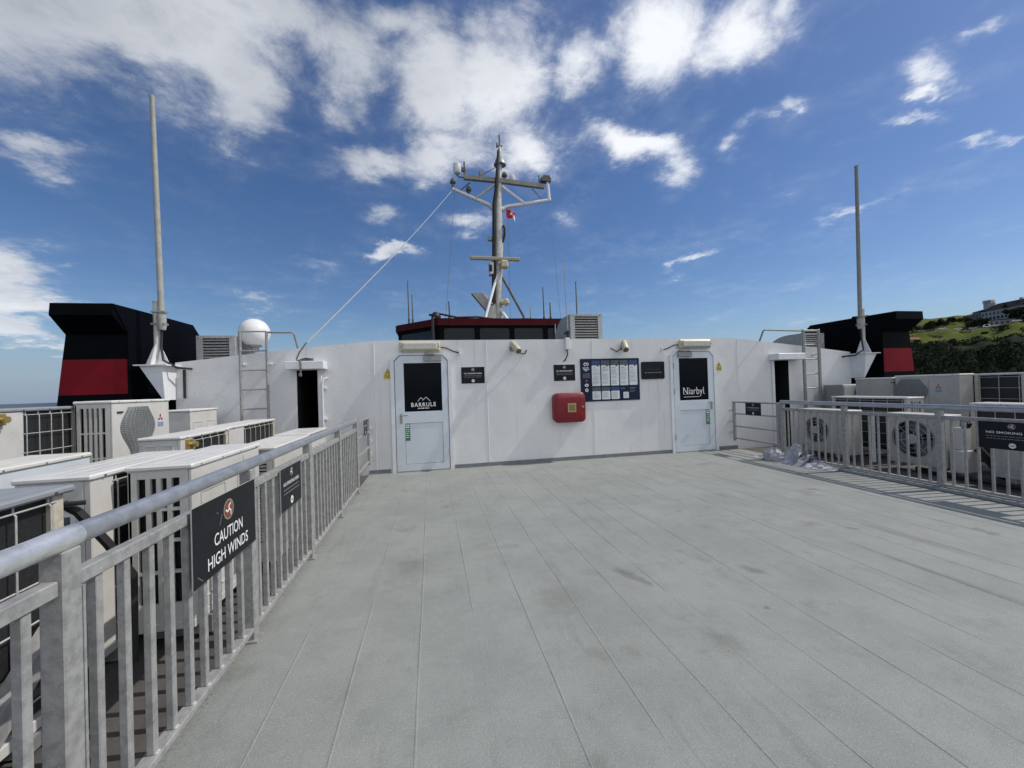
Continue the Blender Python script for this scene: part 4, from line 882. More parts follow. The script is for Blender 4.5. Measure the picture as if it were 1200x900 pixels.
gate(-1.13, 1, 'barred gate between the high winds railing and the wall'); gate(6.45, -1, 'barred gate with small black sign next to the Niarbyl door')

# caution sign
fn = on_left(2.075, .615, -1.094); mb = MB(); W_, H_ = .655, .375; board(mb, fn, W_, H_, .006); f = lambda u,v,w: fn(u,v,w+.006)
disc(mb, f, .335, .282, .054, .0004, 3); disc(mb, f, .335, .282, .047, .0008, 5); disc(mb, f, .335, .282, .037, .0012, 4); three_legs(mb, f, .335, .282, .038, .0016, 2)
put_text(mb, 'CAUTION', f, .335, .165, width=.30, height=.062, w=.001, m=2, off=.008); put_text(mb, 'HIGH WINDS', f, .335, .068, width=.425, height=.062, w=.001, m=2, off=.008)
for a, b in (((.235,.225),(.262,.275)),((.21,.30),(.225,.285)),((.03,.05),(.075,.015))):
    mb.add([f(a[0],a[1],.0006),f(a[0]+.006,a[1],.0006),f(b[0]+.006,b[1],.0006),f(b[0],b[1],.0006)], [(0,1,2,3)], 6)
tag(mb.build('caution_sign', [M['signblack'], M['signedge'], M['white'], M['gold'], M['emred'], M['inkgrey'], M['faint']], smooth=False, origin=fn(W_/2,0,0)), 'large black CAUTION HIGH WINDS sign with red emblem on the railing', 'sign')
smoke_sign('no_smoking_sign', 'black no smoking area sign on the railing beyond the high winds sign', on_left(3.16,.64,-1.094), .45, .315, NS, 3)
smoke_sign('no_smoking_sign', 'black no smoking area sign on the shaded railing, in front of the units', on_right(3.555,.615,6.412), .56, .315, NS, 4)
smoke_sign('no_smoking_sign', 'small black no smoking sign hung on the gate by the Niarbyl door', on_right(7.17,.785,6.43), .40, .25, NS, 5, bright=False)
smoke_sign('no_smoking_sign', 'small black no smoking sign on the gate left of the yellow sticker', on_left(6.86,.79,-1.11), .36, .25, NS, 6, bright=False)

# ================================================================== AIR CONDITIONING UNITS
def ac(label, x0, x1, y0, y1, z0, z1, front, fan=None, fan_u=0.0, fan_z=None, fan_r=.22, ends=('plain','plain'), back='grid', body='ac', lidm='aclid', logo=None, logo_u=.3, wires=(3,4), valve=0, foot=.06, overh=.012, panel_u=None, group=None, back_panel=.0):
    """front: '+x' or '-x'; ends = (near end, far end) as seen from the camera"""
    w, d, h = y1-y0, x1-x0, z1-z0; cx_, cy_ = (x0+x1)/2, (y0+y1)/2
    t = thing('air_conditioner', label, 'air conditioner', (cx_, cy_, z0), pi/2 if front == '+x' else -pi/2, group)
    hw, hd = w/2, d/2; near = -1 if front == '+x' else 1          # local x sign of the end nearest the camera
    body = M[body]; f = foot; top = h - .035
    for u in (-hw*.62, hw*.62):
        mb = MB(); mb.box(u-.04,u+.04,-hd-.02,hd+.02,0,f-.001); mb.build('foot', M['steelgrey'], t, smooth=False)
    mb = MB(); mb.box(-hw,hw,-hd,hd,f,f+.05,b=.004); mb.build('base_pan', body, t, smooth=False)
    # front panel
    mb = MB(); yf = -hd
    if fan == 'round':
        cz = fan_z if fan_z else h*.5; N = 40; ci = []; out = []; z_lo, z_hi = f+.051, top
        for k in range(N):
            a = 2*pi*k/N; c_, s_ = cos(a), sin(a); ci.append((fan_u+fan_r*c_, cz+fan_r*s_))
            kx = ((hw-fan_u) if c_ > 0 else (hw+fan_u))/max(abs(c_),1e-6); kz = ((z_hi-cz) if s_ > 0 else (cz-z_lo))/max(abs(s_),1e-6); k_ = min(kx,kz)
            out.append((fan_u+k_*c_, cz+k_*s_))
        for a, b in ((hw,z_hi),(-hw,z_hi),(-hw,z_lo),(hw,z_lo)):     # square the corners off
            q = min(range(N), key=lambda i: (out[i][0]-a)**2+(out[i][1]-b)**2); out[q] = (a,b)
        vs = [(u,yf,z) for u,z in ci]+[(u,yf,z) for u,z in out]+[(u,yf+.07,z) for u,z in ci]
        mb.add(vs, [(k,(k+1)%N,N+(k+1)%N,N+k) for k in range(N)] + [(k,(k+1)%N,2*N+(k+1)%N,2*N+k) for k in range(N)])
        mb.build('front_panel', body, t, smooth=False)
        mb = MB(); mb.add([(u,yf+.068,z) for u,z in ci], [tuple(range(N))]); mb.build('fan_opening', M['dark'], t, smooth=False)
        mb = MB()
        for q in range(3):
            a0 = q*2*pi/3+.4; vs = []; fs = []
            for i in range(7):
                r = .05 + (fan_r*.93-.05)*i/6
                for j in range(5):
                    a = a0 + (j/4)*1.5 + .25*i/6; vs.append((fan_u+r*cos(a), yf+.030+.030*(j/4), cz+r*sin(a)))
            for i in range(6):
                for j in range(4): fs.append((i*5+j,i*5+j+1,(i+1)*5+j+1,(i+1)*5+j))
            mb.add(vs, fs)
        mb.build('fan_blade', M['fanblade'], t)
        mb = MB(); mb.lathe([(.078,-.012),(.074,-.017),(.01,-.021)], (fan_u,yf,cz), 20, axis='y'); mb.build('fan_hub', M['hub'], t)
        mb = MB()
        for r in (.5,.75,.98):
            mb.tube([(fan_u+fan_r*r*cos(a), yf-.010, cz+fan_r*r*sin(a)) for a in [2*pi*q/28 for q in range(29)]], .0028, 5, cap=False)
        for q in range(6):
            a = q*pi/3+.2; mb.tube([(fan_u+.05*cos(a),yf-.012,cz+.05*sin(a)),(fan_u+fan_r*1.03*cos(a),yf-.006,cz+fan_r*1.03*sin(a))], .003, 5)
        mb.build('fan_guard', M['wire'], t)
    else:
        mb.box(-hw,hw,yf,yf+.02,f+.051,top,b=.004)
        if panel_u is not None: mb.box(panel_u-.003,panel_u+.003,yf-.0015,yf+.005,f+.06,top-.02,1)
        mb.build('front_panel', [body, M['grille']], t, smooth=False)
        if fan is None:
            mb = MB()
            for u in (-hw*.5, hw*.5):
                for a,b,c,e in ((u-hw*.32,u+hw*.32,f+.12,f+.13),(u-hw*.32,u+hw*.32,top-.16,top-.15),(u-hw*.32,u-hw*.30,f+.13,top-.16),(u+hw*.30,u+hw*.32,f+.13,top-.16)): mb.box(a,b,yf-.006,yf-.0005,c,e)
            mb.build('pressed_rib', body, t, smooth=False)
        if fan == 'vase':
            zc = 1.19-z0; half = lambda z: .205 + .075*cos(2*pi*(z-zc)/.64); zs = [f+.12+(top-.045-f-.12)*k/40 for k in range(41)]
            vs = []; fs = []
            for z in zs:
                for q in range(9):
                    u = -1+2*q/8; vs.append((fan_u+u*half(z), yf-.004-.022*(1-u**4), z))
            for i in range(40):
                for q in range(8): fs.append((i*9+q,i*9+q+1,(i+1)*9+q+1,(i+1)*9+q))
            mb = MB(); mb.add(vs, fs); mb.build('fan_grille', M['grille'], t)
            mb = MB()
            for z in [zs[0]+.022*k for k in range(int((zs[-1]-zs[0])/.022))]:
                hf = half(z); mb.tube([(fan_u+u*hf, yf-.008-.022*(1-u**4), z) for u in (-1,-.75,-.4,0,.4,.75,1)], .0024, 4)
            for q in range(9):
                u = -.88+1.76*q/8; mb.tube([(fan_u+u*half(z), yf-.008-.022*(1-u**4), z) for z in zs[::2]], .002, 4)
            mb.build('grille_wires', M['steelgrey'], t)
            mb = MB(); mb.box(fan_u-half(top-.14)-.02, fan_u-half(top-.14)-.10, yf-.012, yf-.0005, top-.105, top-.088); mb.build('grille_latch', M['rubber'], t, smooth=False)
    # ends
    for sgn in (-1, 1):
        kind = ends[0] if sgn == near else ends[1]; xe = sgn*hw; xi = sgn*(hw-.02); mb = MB(); ya, yb = -hd+.021, hd-(.001 if back == 'plain' else .034)
        if kind == 'plain' or kind == 'service':
            mb.box(xe, xi, ya, yb, f+.051, top, b=.003)
            if kind == 'service':
                for a in (ya+(yb-ya)*.28, ya+(yb-ya)*.72):
                    for p0, p1 in (((a-.05,top-.05),(a+.05,top-.05)),((a+.05,top-.05),(a+.05,top-.17)),((a-.05,top-.05),(a-.05,top-.17))): mb.bar((xe+sgn*.004,p0[0],p0[1]),(xe+sgn*.004,p1[0],p1[1]),.008,.008)
        else:
            cols, rows = {'louvre': (4,4), 'slots': (1,26), 'louvre2': (5,4)}[kind]
            m0 = .045
            for q in range(cols+1):
                y = ya+m0 + (yb-ya-2*m0)*q/cols
                if q in (0,cols): mb.box(xe,xi, ya if q == 0 else y, y if q == 0 else yb, f+.051, top)
                else: mb.box(xe-sgn*.001,xi, y-.012, y+.012, f+.051, top)
            zl, zh = f+.16, top-.045
            mb.box(xe-sgn*.0015,xi,ya+m0,yb-m0,f+.051,zl); mb.box(xe-sgn*.0015,xi,ya+m0,yb-m0,zh,top)
            for q in range(1, rows):
                z = zl+(zh-zl)*q/rows; hh = .009 if cols > 1 else .008; mb.box(xe-sgn*.002,xi,ya+m0,yb-m0,z-hh,z+hh)
        mb.build('side_panel', body, t, smooth=False)
        if kind not in ('plain','service'):
            mb = MB(); mb.box(sgn*(hw-.05), sgn*(hw-.045), ya+.02, yb-.02, f+.06, top-.01); mb.build('side_coil', M['coil'], t, smooth=False)
    # back
    if back == 'plain':
        mb = MB(); mb.box(-hw,hw,hd-.02,hd,f+.0515,top,b=.004); mb.build('back_panel', body, t, smooth=False)
    else:
        u0, u1 = -hw+.055, hw-.055
        if back_panel: 
            if near > 0: u1 = hw-back_panel
            else: u0 = -hw+back_panel
        mb = MB(); mb.box(-hw+.03,hw-.03,-hd+.1,hd-.03,f+.06,top-.005); mb.build('coil', M['coil'], t, smooth=False)
        for a, b in ((-hw,u0),(u1,hw)):
            mb = MB(); mb.box(a,b,hd-.033,hd,f+.0515,top,b=.004); mb.build('corner_post', M['acpost'] if b-a < .1 else body, t, smooth=False)
        mb = MB()
        for q in range(wires[0]+1):
            u = u0+.02+(u1-u0-.04)*q/wires[0]; mb.tube([(u,hd-.012,f+.07),(u,hd+.006,f+.10),(u,hd+.006,top-.04),(u,hd-.004,top-.032),(u,hd-.004,top-.004)], .0042, 6)
        for q in range(wires[1]):
            z = top-.03-(top-f-.1)*q/(wires[1]-.6); mb.tube([(u0-.012,hd+.001,z),(u1+.012,hd+.001,z)], .0042, 6)
        mb.build('coil_guard', M['wire'], t)
    # lid
    mb = MB(); mb.box(-hw-overh,hw+overh,-hd-overh,hd+overh,top+.001,h,b=.010)
    for q in range(3):
        v = -hd+d*(.22+.28*q); mb.box(-hw+.06,hw-.06,v-.03,v+.03,h-.004,h+.0012,b=.0012)
    for q in range(4):
        for sv in (-1,1): mb.lathe([(.006,0),(.006,.005)], (-hw+.08+(w-.16)*q/3, sv*(hd+overh+.001), top+.016), 6, 1, axis='y')
    mb.build('lid', [M[lidm], M['inkgrey']], t, smooth=True, ang=30)
    if logo:
        mb = MB(); fl = lambda u,v,w_: (logo_u+u, yf-.001-w_, top-logo[1]+v); k = logo[0]
        for a in (pi/2, pi/2+2*pi/3, pi/2+4*pi/3):
            ex, ey = cos(a), sin(a); px, py = -ey*.29, ex*.29
            mb.add([fl(0,0,.001),fl((ex*.5+px)*k,(ey*.5+py)*k,.001),fl(ex*k,ey*k,.001),fl((ex*.5-px)*k,(ey*.5-py)*k,.001)], [(0,1,2,3)], 0)
        if logo[2]: mb.build('logo', [M['logored'], M['inkgrey'], M['logoblue']], t, smooth=False); mb = MB()
        if logo[2] == 'text':
            put_text(mb, 'MITSUBISHI', fl, k*1.1+.085, k*.35, width=.15, w=.001, m=1, off=.01); put_text(mb, 'ELECTRIC', fl, k*1.1+.075, -k*.40, width=.13, w=.001, m=1, off=.01)
        elif logo[2] == 'blue':
            for v in (-k*1.15,-k*1.5,-k*1.85): words(mb, fl, -k*.95, k*.95, v, k*.24, .001, 2, random.Random(int(v*1e4)))
        mb.build('lettering' if logo[2] else 'logo', [M['logored'], M['inkgrey'], M['logoblue']], t, smooth=False)
    if valve:
        mb = MB(); u = near*(hw-.12) if valve > 0 else 0; zz = top-.06 if valve > 1 else f+.3
        mb.box(u-.05,u+.05,hd+.001,hd+.03,zz-.05,zz+.05); mb.tube([(u,hd+.03,zz),(u,hd+.07,zz)], .022, 10); mb.tube([(u,hd+.07,zz),(u,hd+.085,zz)], .032, 6); mb.build('valve', M['brass'], t)
    return t
GL = 'air conditioners on the railing side of the high winds sign'; GR = 'air conditioners beyond the shaded railing'
u1 = ac('nearest air conditioner behind the railing, dark wire guarded coil and rust at its corner', -2.12,-1.74,1.36,2.30,0,1.10,'-x', ends=('plain','plain'), lidm='aclidgrey', wires=(5,6), group=GL, overh=.03)
ac('air conditioner with bright white corner post beside the black cable', -2.17,-1.83,2.58,3.53,0,1.10,'-x', ends=('plain','plain'), wires=(4,5), group=GL, back_panel=.16)
ac('white air conditioner with tall slotted vents facing the caution sign', -1.75,-1.42,2.72,3.66,.02,1.11,'+x', ends=('louvre','plain'), back='plain', group=GL, panel_u=.19, foot=.11)
ac('air conditioner with a rust eaten lid edge behind the railing', -1.69,-1.335,3.76,4.70,.02,1.06,'+x', ends=('slots','plain'), back='plain', lidm='acrust', group=GL)
ac('plain white air conditioner closest to the open doorway by the slim ladder', -1.88,-1.50,5.30,6.12,0,1.02,'+x', ends=('plain','plain'), back='plain', group=GL)
ac('bluish white air conditioner with lettered red logo behind the nearest units', -2.80,-2.45,2.50,3.45,0,1.13,'+x', fan='round', fan_u=-.15, fan_z=.5, ends=('service','plain'), back='plain', body='acblue', lidm='acrust', logo=(.033,.09,'text'), logo_u=.22, group=GL)
ac('air conditioner with pull handles on its grey end and a dark coil', -2.82,-2.46,4.54,5.48,0,1.12,'-x', ends=('service','plain'), wires=(4,5), back_panel=.20, valve=2, group=GL)
ac('dark coiled air conditioner in front of the slim ladder', -2.82,-2.46,5.50,6.95,0,1.13,'-x', ends=('plain','plain'), wires=(6,5), back_panel=.40, group=GL)
ac('tall air conditioner with wavy grey grille and red logo below the left funnel', -3.72,-3.38,5.06,6.00,.12,1.50,'+x', fan='vase', fan_u=-.085, ends=('louvre2','plain'), back='plain', logo=(.055,.20,'blue'), logo_u=.30, group=GL)
ac('tall air conditioner with dark coil in a square wire grid at the sea side', -4.08,-3.75,4.20,5.15,.12,1.455,'-x', ends=('plain','louvre2'), wires=(4,7), back_panel=.36, lidm='aclidgrey', valve=2, group=GL)
ac('grey ended unit against the wall under the left antenna pole', -3.86,-3.46,6.62,7.35,.1,1.33,'+x', ends=('plain','plain'), back='plain', group=GL)
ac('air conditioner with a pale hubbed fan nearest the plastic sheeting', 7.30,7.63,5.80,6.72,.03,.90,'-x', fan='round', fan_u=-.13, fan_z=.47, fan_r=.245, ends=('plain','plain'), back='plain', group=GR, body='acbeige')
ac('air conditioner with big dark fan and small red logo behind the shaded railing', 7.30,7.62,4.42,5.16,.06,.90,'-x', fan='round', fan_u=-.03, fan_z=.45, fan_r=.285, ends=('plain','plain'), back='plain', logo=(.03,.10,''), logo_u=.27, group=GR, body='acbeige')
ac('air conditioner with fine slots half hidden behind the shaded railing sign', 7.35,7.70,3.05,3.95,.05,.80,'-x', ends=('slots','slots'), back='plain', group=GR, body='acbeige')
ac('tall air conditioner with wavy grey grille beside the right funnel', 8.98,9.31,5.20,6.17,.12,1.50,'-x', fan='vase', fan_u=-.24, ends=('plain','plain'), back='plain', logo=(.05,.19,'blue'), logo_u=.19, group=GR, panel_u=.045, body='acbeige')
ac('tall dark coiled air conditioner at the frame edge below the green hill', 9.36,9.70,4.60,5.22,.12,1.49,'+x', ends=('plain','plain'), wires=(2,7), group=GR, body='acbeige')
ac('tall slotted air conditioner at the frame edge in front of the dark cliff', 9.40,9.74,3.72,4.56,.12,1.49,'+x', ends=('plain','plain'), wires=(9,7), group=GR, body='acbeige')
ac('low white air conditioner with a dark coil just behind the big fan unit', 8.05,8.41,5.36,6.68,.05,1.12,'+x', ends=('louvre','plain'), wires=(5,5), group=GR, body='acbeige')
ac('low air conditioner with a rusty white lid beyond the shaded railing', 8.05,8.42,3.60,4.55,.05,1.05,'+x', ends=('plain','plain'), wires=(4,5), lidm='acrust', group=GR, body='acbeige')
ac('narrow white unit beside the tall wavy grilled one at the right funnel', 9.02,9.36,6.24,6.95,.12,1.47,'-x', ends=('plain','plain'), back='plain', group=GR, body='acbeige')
# grey two-door cabinet against the wall on the right
t = thing('equipment_cabinet', 'low grey two door cabinet against the white wall by the right antenna pole', 'cabinet', (9.3, 7.25, 0))
mb = MB(); mb.box(8.80,9.80,7.05,7.5,.15,1.34,b=.01); part(mb, 'body', M['steelgrey'], t, smooth=False)
for a, b in ((8.82,9.16),(9.18,9.78)):
    mb = MB(); mb.box(a,b,7.03,7.049,.25,1.31,b=.006); part(mb, 'door', mat('cabinet_paint', (.52,.52,.50), .5, 0, .12, 8), t, smooth=False)
for u in (9.12,9.22): mb = MB(); mb.box(u-.015,u+.015,7.01,7.0295,1.14,1.20); part(mb, 'latch', M['rubber'], t, smooth=False)
# valve covers beside the big fan unit
t = thing('pipe_cover', 'small white stepped pipe cover beside the big dark fan unit', 'pipe cover', (7.62, 4.2, 0))
mb = MB(); mb.box(7.34,7.66,4.24,4.40,.08,.40,b=.01); mb.box(7.42,7.58,4.28,4.40,.40,.72,b=.01); part(mb, 'cover', M['ac'], t, smooth=False)
mb = MB()
for k in range(3): mb.tube([(7.44+.05*k,4.30,.70),(7.44+.05*k,4.26,.78),(7.48+.05*k,4.32,.84)], .018, 7)
part(mb, 'pipe', M['rubber'], t)
# struts and cables among the units
def strut(name, a, b, w, h, m_, label):
    mb = MB(); mb.bar(a, b, w, h); tag(mb.build(name, m_, smooth=False, origin=a), label, 'strut', 'steel struts among the units')
strut('steel_strut', (-1.50,1.30,.02), (-1.72,2.20,.46), .06, .10, M['galv'], 'slanting galvanised channel under the nearest dark coil unit')
strut('steel_strut', (7.2,5.3,.06), (7.75,5.7,.85), .05, .05, M['steelgrey'], 'slanting grey bar in the gap between the two fan units')
def pipe(pts, r, label, grp='black pipes among the units', m_='rubber'):
    mb = MB(); mb.tube(pts, r, 8); tag(mb.build('insulated_pipe', M[m_], origin=pts[0]), label, 'pipe', grp)
pipe([(-1.96,2.33,.985),(-1.85,2.40,.99),(-1.76,2.45,.98)], .012, 'thin black cable bridging the gap by the bright corner post')
pipe([(-1.86,2.45,.98),(-1.80,2.46,.93),(-1.70,2.50,.74),(-1.62,2.54,.55),(-1.60,2.5,.1)], .022, 'thick black pipe dropping between the two nearest units')
pipe([(7.45,4.15,.45),(7.5,4.0,.2),(7.6,3.98,.08),(7.9,4.0,.05)], .05, 'fat black pipe curling behind the shaded railing sign')
pipe([(7.5,4.9,.02),(7.25,4.2,.05),(7.2,3.5,.04),(7.25,2.6,.04)], .035, 'black pipe lying along the floor behind the shaded railing')

pipe([(-2.0,3.58,.30),(-2.0,3.75,.22),(-1.98,4.2,.10),(-2.1,4.9,.08),(-2.2,5.6,.08)], .03, 'black lagged pipe run on the floor between the two left rows')
pipe([(-2.3,2.2,.55),(-2.28,2.45,.35),(-2.25,2.9,.12),(-2.3,4.0,.08)], .03, 'black lagged pipe curving down behind the nearest units')
pipe([(-3.2,4.3,1.0),(-3.1,4.35,.9),(-3.05,4.4,.5),(-3.0,4.5,.1)], .025, 'black lagged pipe hanging below the wire gridded tall unit')
pipe([(7.8,5.2,.75),(7.75,5.28,.6),(7.72,5.3,.3),(7.8,5.35,.05)], .022, 'black pipe dropping in the gap between the two fan units')
pipe([(8.9,5.0,.9),(8.75,5.0,.5),(8.7,5.1,.1)], .022, 'black pipe below the tall wavy grilled unit on the shaded side', )
mb = MB(); mb.add([(-2.02,2.579,.78),(-1.90,2.579,.78),(-1.90,2.579,.90),(-2.02,2.579,.90)], [(0,1,2,3)]); mb.add([(-1.995,2.5785,z) for z in (.80,.88)]+[(-1.925,2.5785,z) for z in (.88,.80)], [(0,1,2,3)], 1)
tag(mb.build('rating_plate', [M['offwhite'], M['cardgrey']], smooth=False, origin=(-1.96,2.579,.78)), 'small grey rating plate on the unit end beside the black cable', 'label')

# ------------------------------------------------------------------ plastic sheeting heap
sheetm = mat('plastic_sheet', (.50,.515,.53), .38, 0, .4, 7, .15, 30, col2=(.30,.31,.325), spot=[((.03,.05,.16), 2.2, .60, .05), ((.58,.60,.61), 9, .60, .06), ((.03,.033,.038), 3.7, .62, .04)], spec=.4)
mb = MB()
def fold(c00, c10, c11, c01, n, seed, amp=.05, bulge=0.0):
    """one stiff crumpled sheet between four corners"""
    c = [Vector(q) for q in (c00,c10,c11,c01)]; nrm = (c[1]-c[0]).cross(c[3]-c[0]).normalized(); vs = []; fs = []
    for i in range(n+1):
        for j in range(n+1):
            u, v = i/n, j/n; p = (c[0]*(1-u)+c[1]*u)*(1-v)+(c[3]*(1-u)+c[2]*u)*v
            k = amp*(abs(mnoise.noise((u*3.1+seed,v*2.3,seed)))*1.5-.35 + .45*abs(mnoise.noise((u*7,v*8+seed,seed*2)))) + bulge*sin(pi*u)*sin(pi*v)
            p = p + nrm*k + Vector((0,0,.012*mnoise.noise((u*5,v*5,seed))))
            vs.append((min(p.x,6.417), p.y, max(p.z,.004)))
    for i in range(n):
        for j in range(n): fs.append((i*(n+1)+j,(i+1)*(n+1)+j,(i+1)*(n+1)+j+1,i*(n+1)+j+1))
    mb.add(vs, fs)
fold((6.10,5.72,.0),(6.13,6.12,.0),(6.40,6.08,.30),(6.39,5.84,.37), 22, 1.3, .05)
fold((6.39,5.84,.37),(6.40,6.08,.30),(6.44,6.1,.02),(6.44,5.7,.02), 12, 2.1, .03)
fold((6.06,5.70,.0),(6.10,6.02,.0),(6.34,5.80,.15),(6.37,5.62,.22), 18, 4.4, .05)
fold((6.37,5.62,.22),(6.34,5.80,.15),(6.42,5.7,.02),(6.43,5.52,.02), 10, 7.7, .03)
fold((6.20,5.16,.0),(6.12,5.72,.0),(6.36,5.62,.12),(6.40,5.22,.03), 18, 5.2, .035)
vs = []; fs = []; n1, n2 = 22, 12                     # the rolled bundle at the far end
for i in range(n1+1):
    for j in range(n2+1):
        a, b = 2*pi*i/n1, pi/2*j/n2; r = 1+.42*(abs(mnoise.noise((cos(a)*2.2,sin(a)*2.2,b*2.4)))-.3)
        vs.append((6.23+.155*r*cos(a)*cos(b), 6.30+.215*r*sin(a)*cos(b), max(.0,.215*r*sin(b)**.8)))
for i in range(n1):
    for j in range(n2): fs.append((i*(n2+1)+j,(i+1)*(n2+1)+j,(i+1)*(n2+1)+j+1,i*(n2+1)+j+1))
mb.add(vs, fs)
fold((6.10,6.45,.0),(6.14,6.74,.0),(6.34,6.66,.03),(6.36,6.40,.10), 12, 9.1, .03)
tag(mb.build('plastic_sheet', sheetm, origin=(6.2,6.0,0), ang=24), 'crumpled heap of clear plastic sheeting at the foot of the shaded railing', 'plastic sheet')

# ================================================================== HILL, HOTEL, TREES, CARS
AZ0, AZ1 = radians(50), radians(84)
def azf(az): # the headland rises out of the sea at the left and keeps climbing to the right
    a = math.degrees(az); t_ = min(max((a-51.5)/4.5,0),1); return t_*t_*(3-2*t_), a
PROF = [(320,-20),(335,-15),(352,-6),(370,6),(384,16),(396,21.5),(404,24.5),(418,28.5),(430,33),(440,34),(448,36.5),(458,40.0),(470,42),(500,47),(560,56),(640,60)]
def hill_z(Dh, az):
    k, a = azf(az)
    for (d0,z0),(d1,z1) in zip(PROF, PROF[1:]):
        if Dh <= d1: z = z0+(z1-z0)*(Dh-d0)/(d1-d0); break
    else: z = PROF[-1][1]
    if Dh > 440: z -= max(0, (57.6-a))*1.3*min(1,(Dh-440)/12)
    z += max(0, a-62)*.22*min(1, max(0,(Dh-380)/30))
    n = mnoise.noise((Dh*.05, a*1.1, 0))*1.4 + mnoise.noise((Dh*.016, a*.4, 7))*1.5
    if Dh < 400: n *= 1.8
    return -20.5 + (z+20.5)*k + n*k*(0 if Dh < 322 else 1)
def hp(Dh, az, dz=0.0): return Vector((Dh*sin(az), Dh*cos(az), hill_z(Dh,az)+dz))
grass = mat('hill_grass', (.108,.125,.028), .9, 0, .5, .09, 0, col2=(.062,.082,.018), spot=[((.12,.125,.035), .05, .62, .1), ((.035,.05,.016), .13, .68, .06)], spec=.04)
cliff = mat('hill_scrub', (.018,.026,.013), .95, 0, .6, .12, 0, spot=[((.05,.05,.036), .10, .66, .06)], spec=.1)
tarmac = mat('car_park_tarmac', (.07,.07,.068), .9, 0, .3, .2)
mb = MB(); NA = 170; DS = []
d_ = 320.
while d_ < 640: DS.append(d_); d_ += 3.0 if d_ < 475 else 20
vs = [hp(dd, AZ0+(AZ1-AZ0)*i/NA) for dd in DS for i in range(NA+1)]; fs = []; ms = []
for j in range(len(DS)-1):
    for i in range(NA):
        fs.append((j*(NA+1)+i,j*(NA+1)+i+1,(j+1)*(NA+1)+i+1,(j+1)*(NA+1)+i)); dd = DS[j]; wob = 5*mnoise.noise((i*.13,0,3))
        ms.append(1 if dd < 399+wob else 2 if 429 < dd < 437 else 0)
mb.add(vs, fs); mb.m = ms; tag(mb.build('hill', [grass, cliff, tarmac], ang=60), kind='structure')

leafm = [mat('foliage_dark', (.026,.040,.019), .95, 0, .5, .3, 0, col2=(.014,.023,.012), spec=.1), mat('foliage_mid', (.042,.060,.024), .95, 0, .5, .3, 0, col2=(.024,.036,.015), spec=.1), mat('foliage_olive', (.062,.068,.028), .9, 0, .5, .3)]
def leaf(mb, p, s, m, rnd):
    n = Vector((rnd.gauss(0,1),rnd.gauss(0,1),rnd.gauss(0,1)+.5)).normalized(); a = n.orthogonal().normalized(); b = n.cross(a); r = rnd.uniform(0,6.3); a, b = a*cos(r)+b*sin(r), b*cos(r)-a*sin(r)
    mb.add([p+a*s, p+b*s*.7, p-a*s, p-b*s*.7], [(0,1,2,3)], m)
rnd = random.Random(21); mb = MB()
for _ in range(42000):     # scrub wood that covers the cliff below the field
    az = AZ0+(AZ1-AZ0)*rnd.uniform(.08,1)**1.0; Dh = rnd.uniform(325,402)
    if math.degrees(az) > 68 and rnd.random() < .6: continue
    c = mnoise.noise((Dh*.07,az*26,1)); 
    if c < -.30: continue
    hgt = max(.2, 2.2+4.2*c+2.5*mnoise.noise((Dh*.25,az*90,5))); top_ = hgt*rnd.random()**.6
    if Dh > 394: top_ *= .45
    leaf(mb, hp(Dh,az,top_), rnd.uniform(.35,.8), 0 if mnoise.noise((Dh*.12,az*50,9)) < .12 else (1 if rnd.random() < .75 else 2), rnd)
tag(mb.build('woodland', leafm, smooth=False), 'dark scrub woodland covering the cliff below the green field', 'woodland', kind='stuff')
mb = MB()
for _ in range(5000):      # rough grass and low scrub on the field
    az = AZ0+(AZ1-AZ0)*rnd.uniform(.12,.6); Dh = rnd.uniform(398,429)
    if mnoise.noise((Dh*.09,az*40,2)) < .18: continue
    leaf(mb, hp(Dh,az,rnd.uniform(.05,.5)), rnd.uniform(.3,.7), 2 if rnd.random()<.6 else 1, rnd)
tag(mb.build('grass_tufts', leafm, smooth=False), 'rough tufts on the green field below the hotel', 'grass', kind='stuff')
def pol(Dh, deg): return hp(Dh, radians(deg))
def tree(Dh, deg, r, hgt, label, n, seed, name='tree', cat='tree', trunk=True, flat=1.0):
    rnd = random.Random(seed); p = pol(Dh,deg); t = thing(name, label, cat, p, group='trees and bushes on the hill'); mb = MB()
    cl = [(Vector((rnd.gauss(0,.42)*r, rnd.gauss(0,.42)*r*flat, hgt*(.22+.6*rnd.random()))), r*rnd.uniform(.28,.5)) for _ in range(9)]
    for _ in range(n):
        c, cr_ = rnd.choice(cl); d = Vector((rnd.gauss(0,1),rnd.gauss(0,1),rnd.gauss(0,1))).normalized()*cr_*rnd.random()**.4
        leaf(mb, c+d, rnd.uniform(.25,.55)*max(.6,r/5), 0 if rnd.random() < .75 else 1, rnd)
    mb.build('crown', leafm, t, smooth=False)
    if trunk:
        mb = MB(); mb.tube([(0,0,-.5),(.1,0,hgt*.3),(0,.1,hgt*.62)], [.35,.25,.1], 7)
        for c, cr_ in cl[:4]: mb.tube([(.05,0,hgt*.35), c*.8], [.14,.04], 5)
        mb.build('trunk', M['mastdark'], t)
tree(446,63.55,6.2,9.5,'large dark tree hiding the lower right of the hotel',1500,1)
tree(449,64.9,7.0,10,'broad dark tree at the frame edge in front of the hotel',1500,2)
tree(452,66.2,6,9,'dark tree beyond the frame edge beside the hotel',800,22)
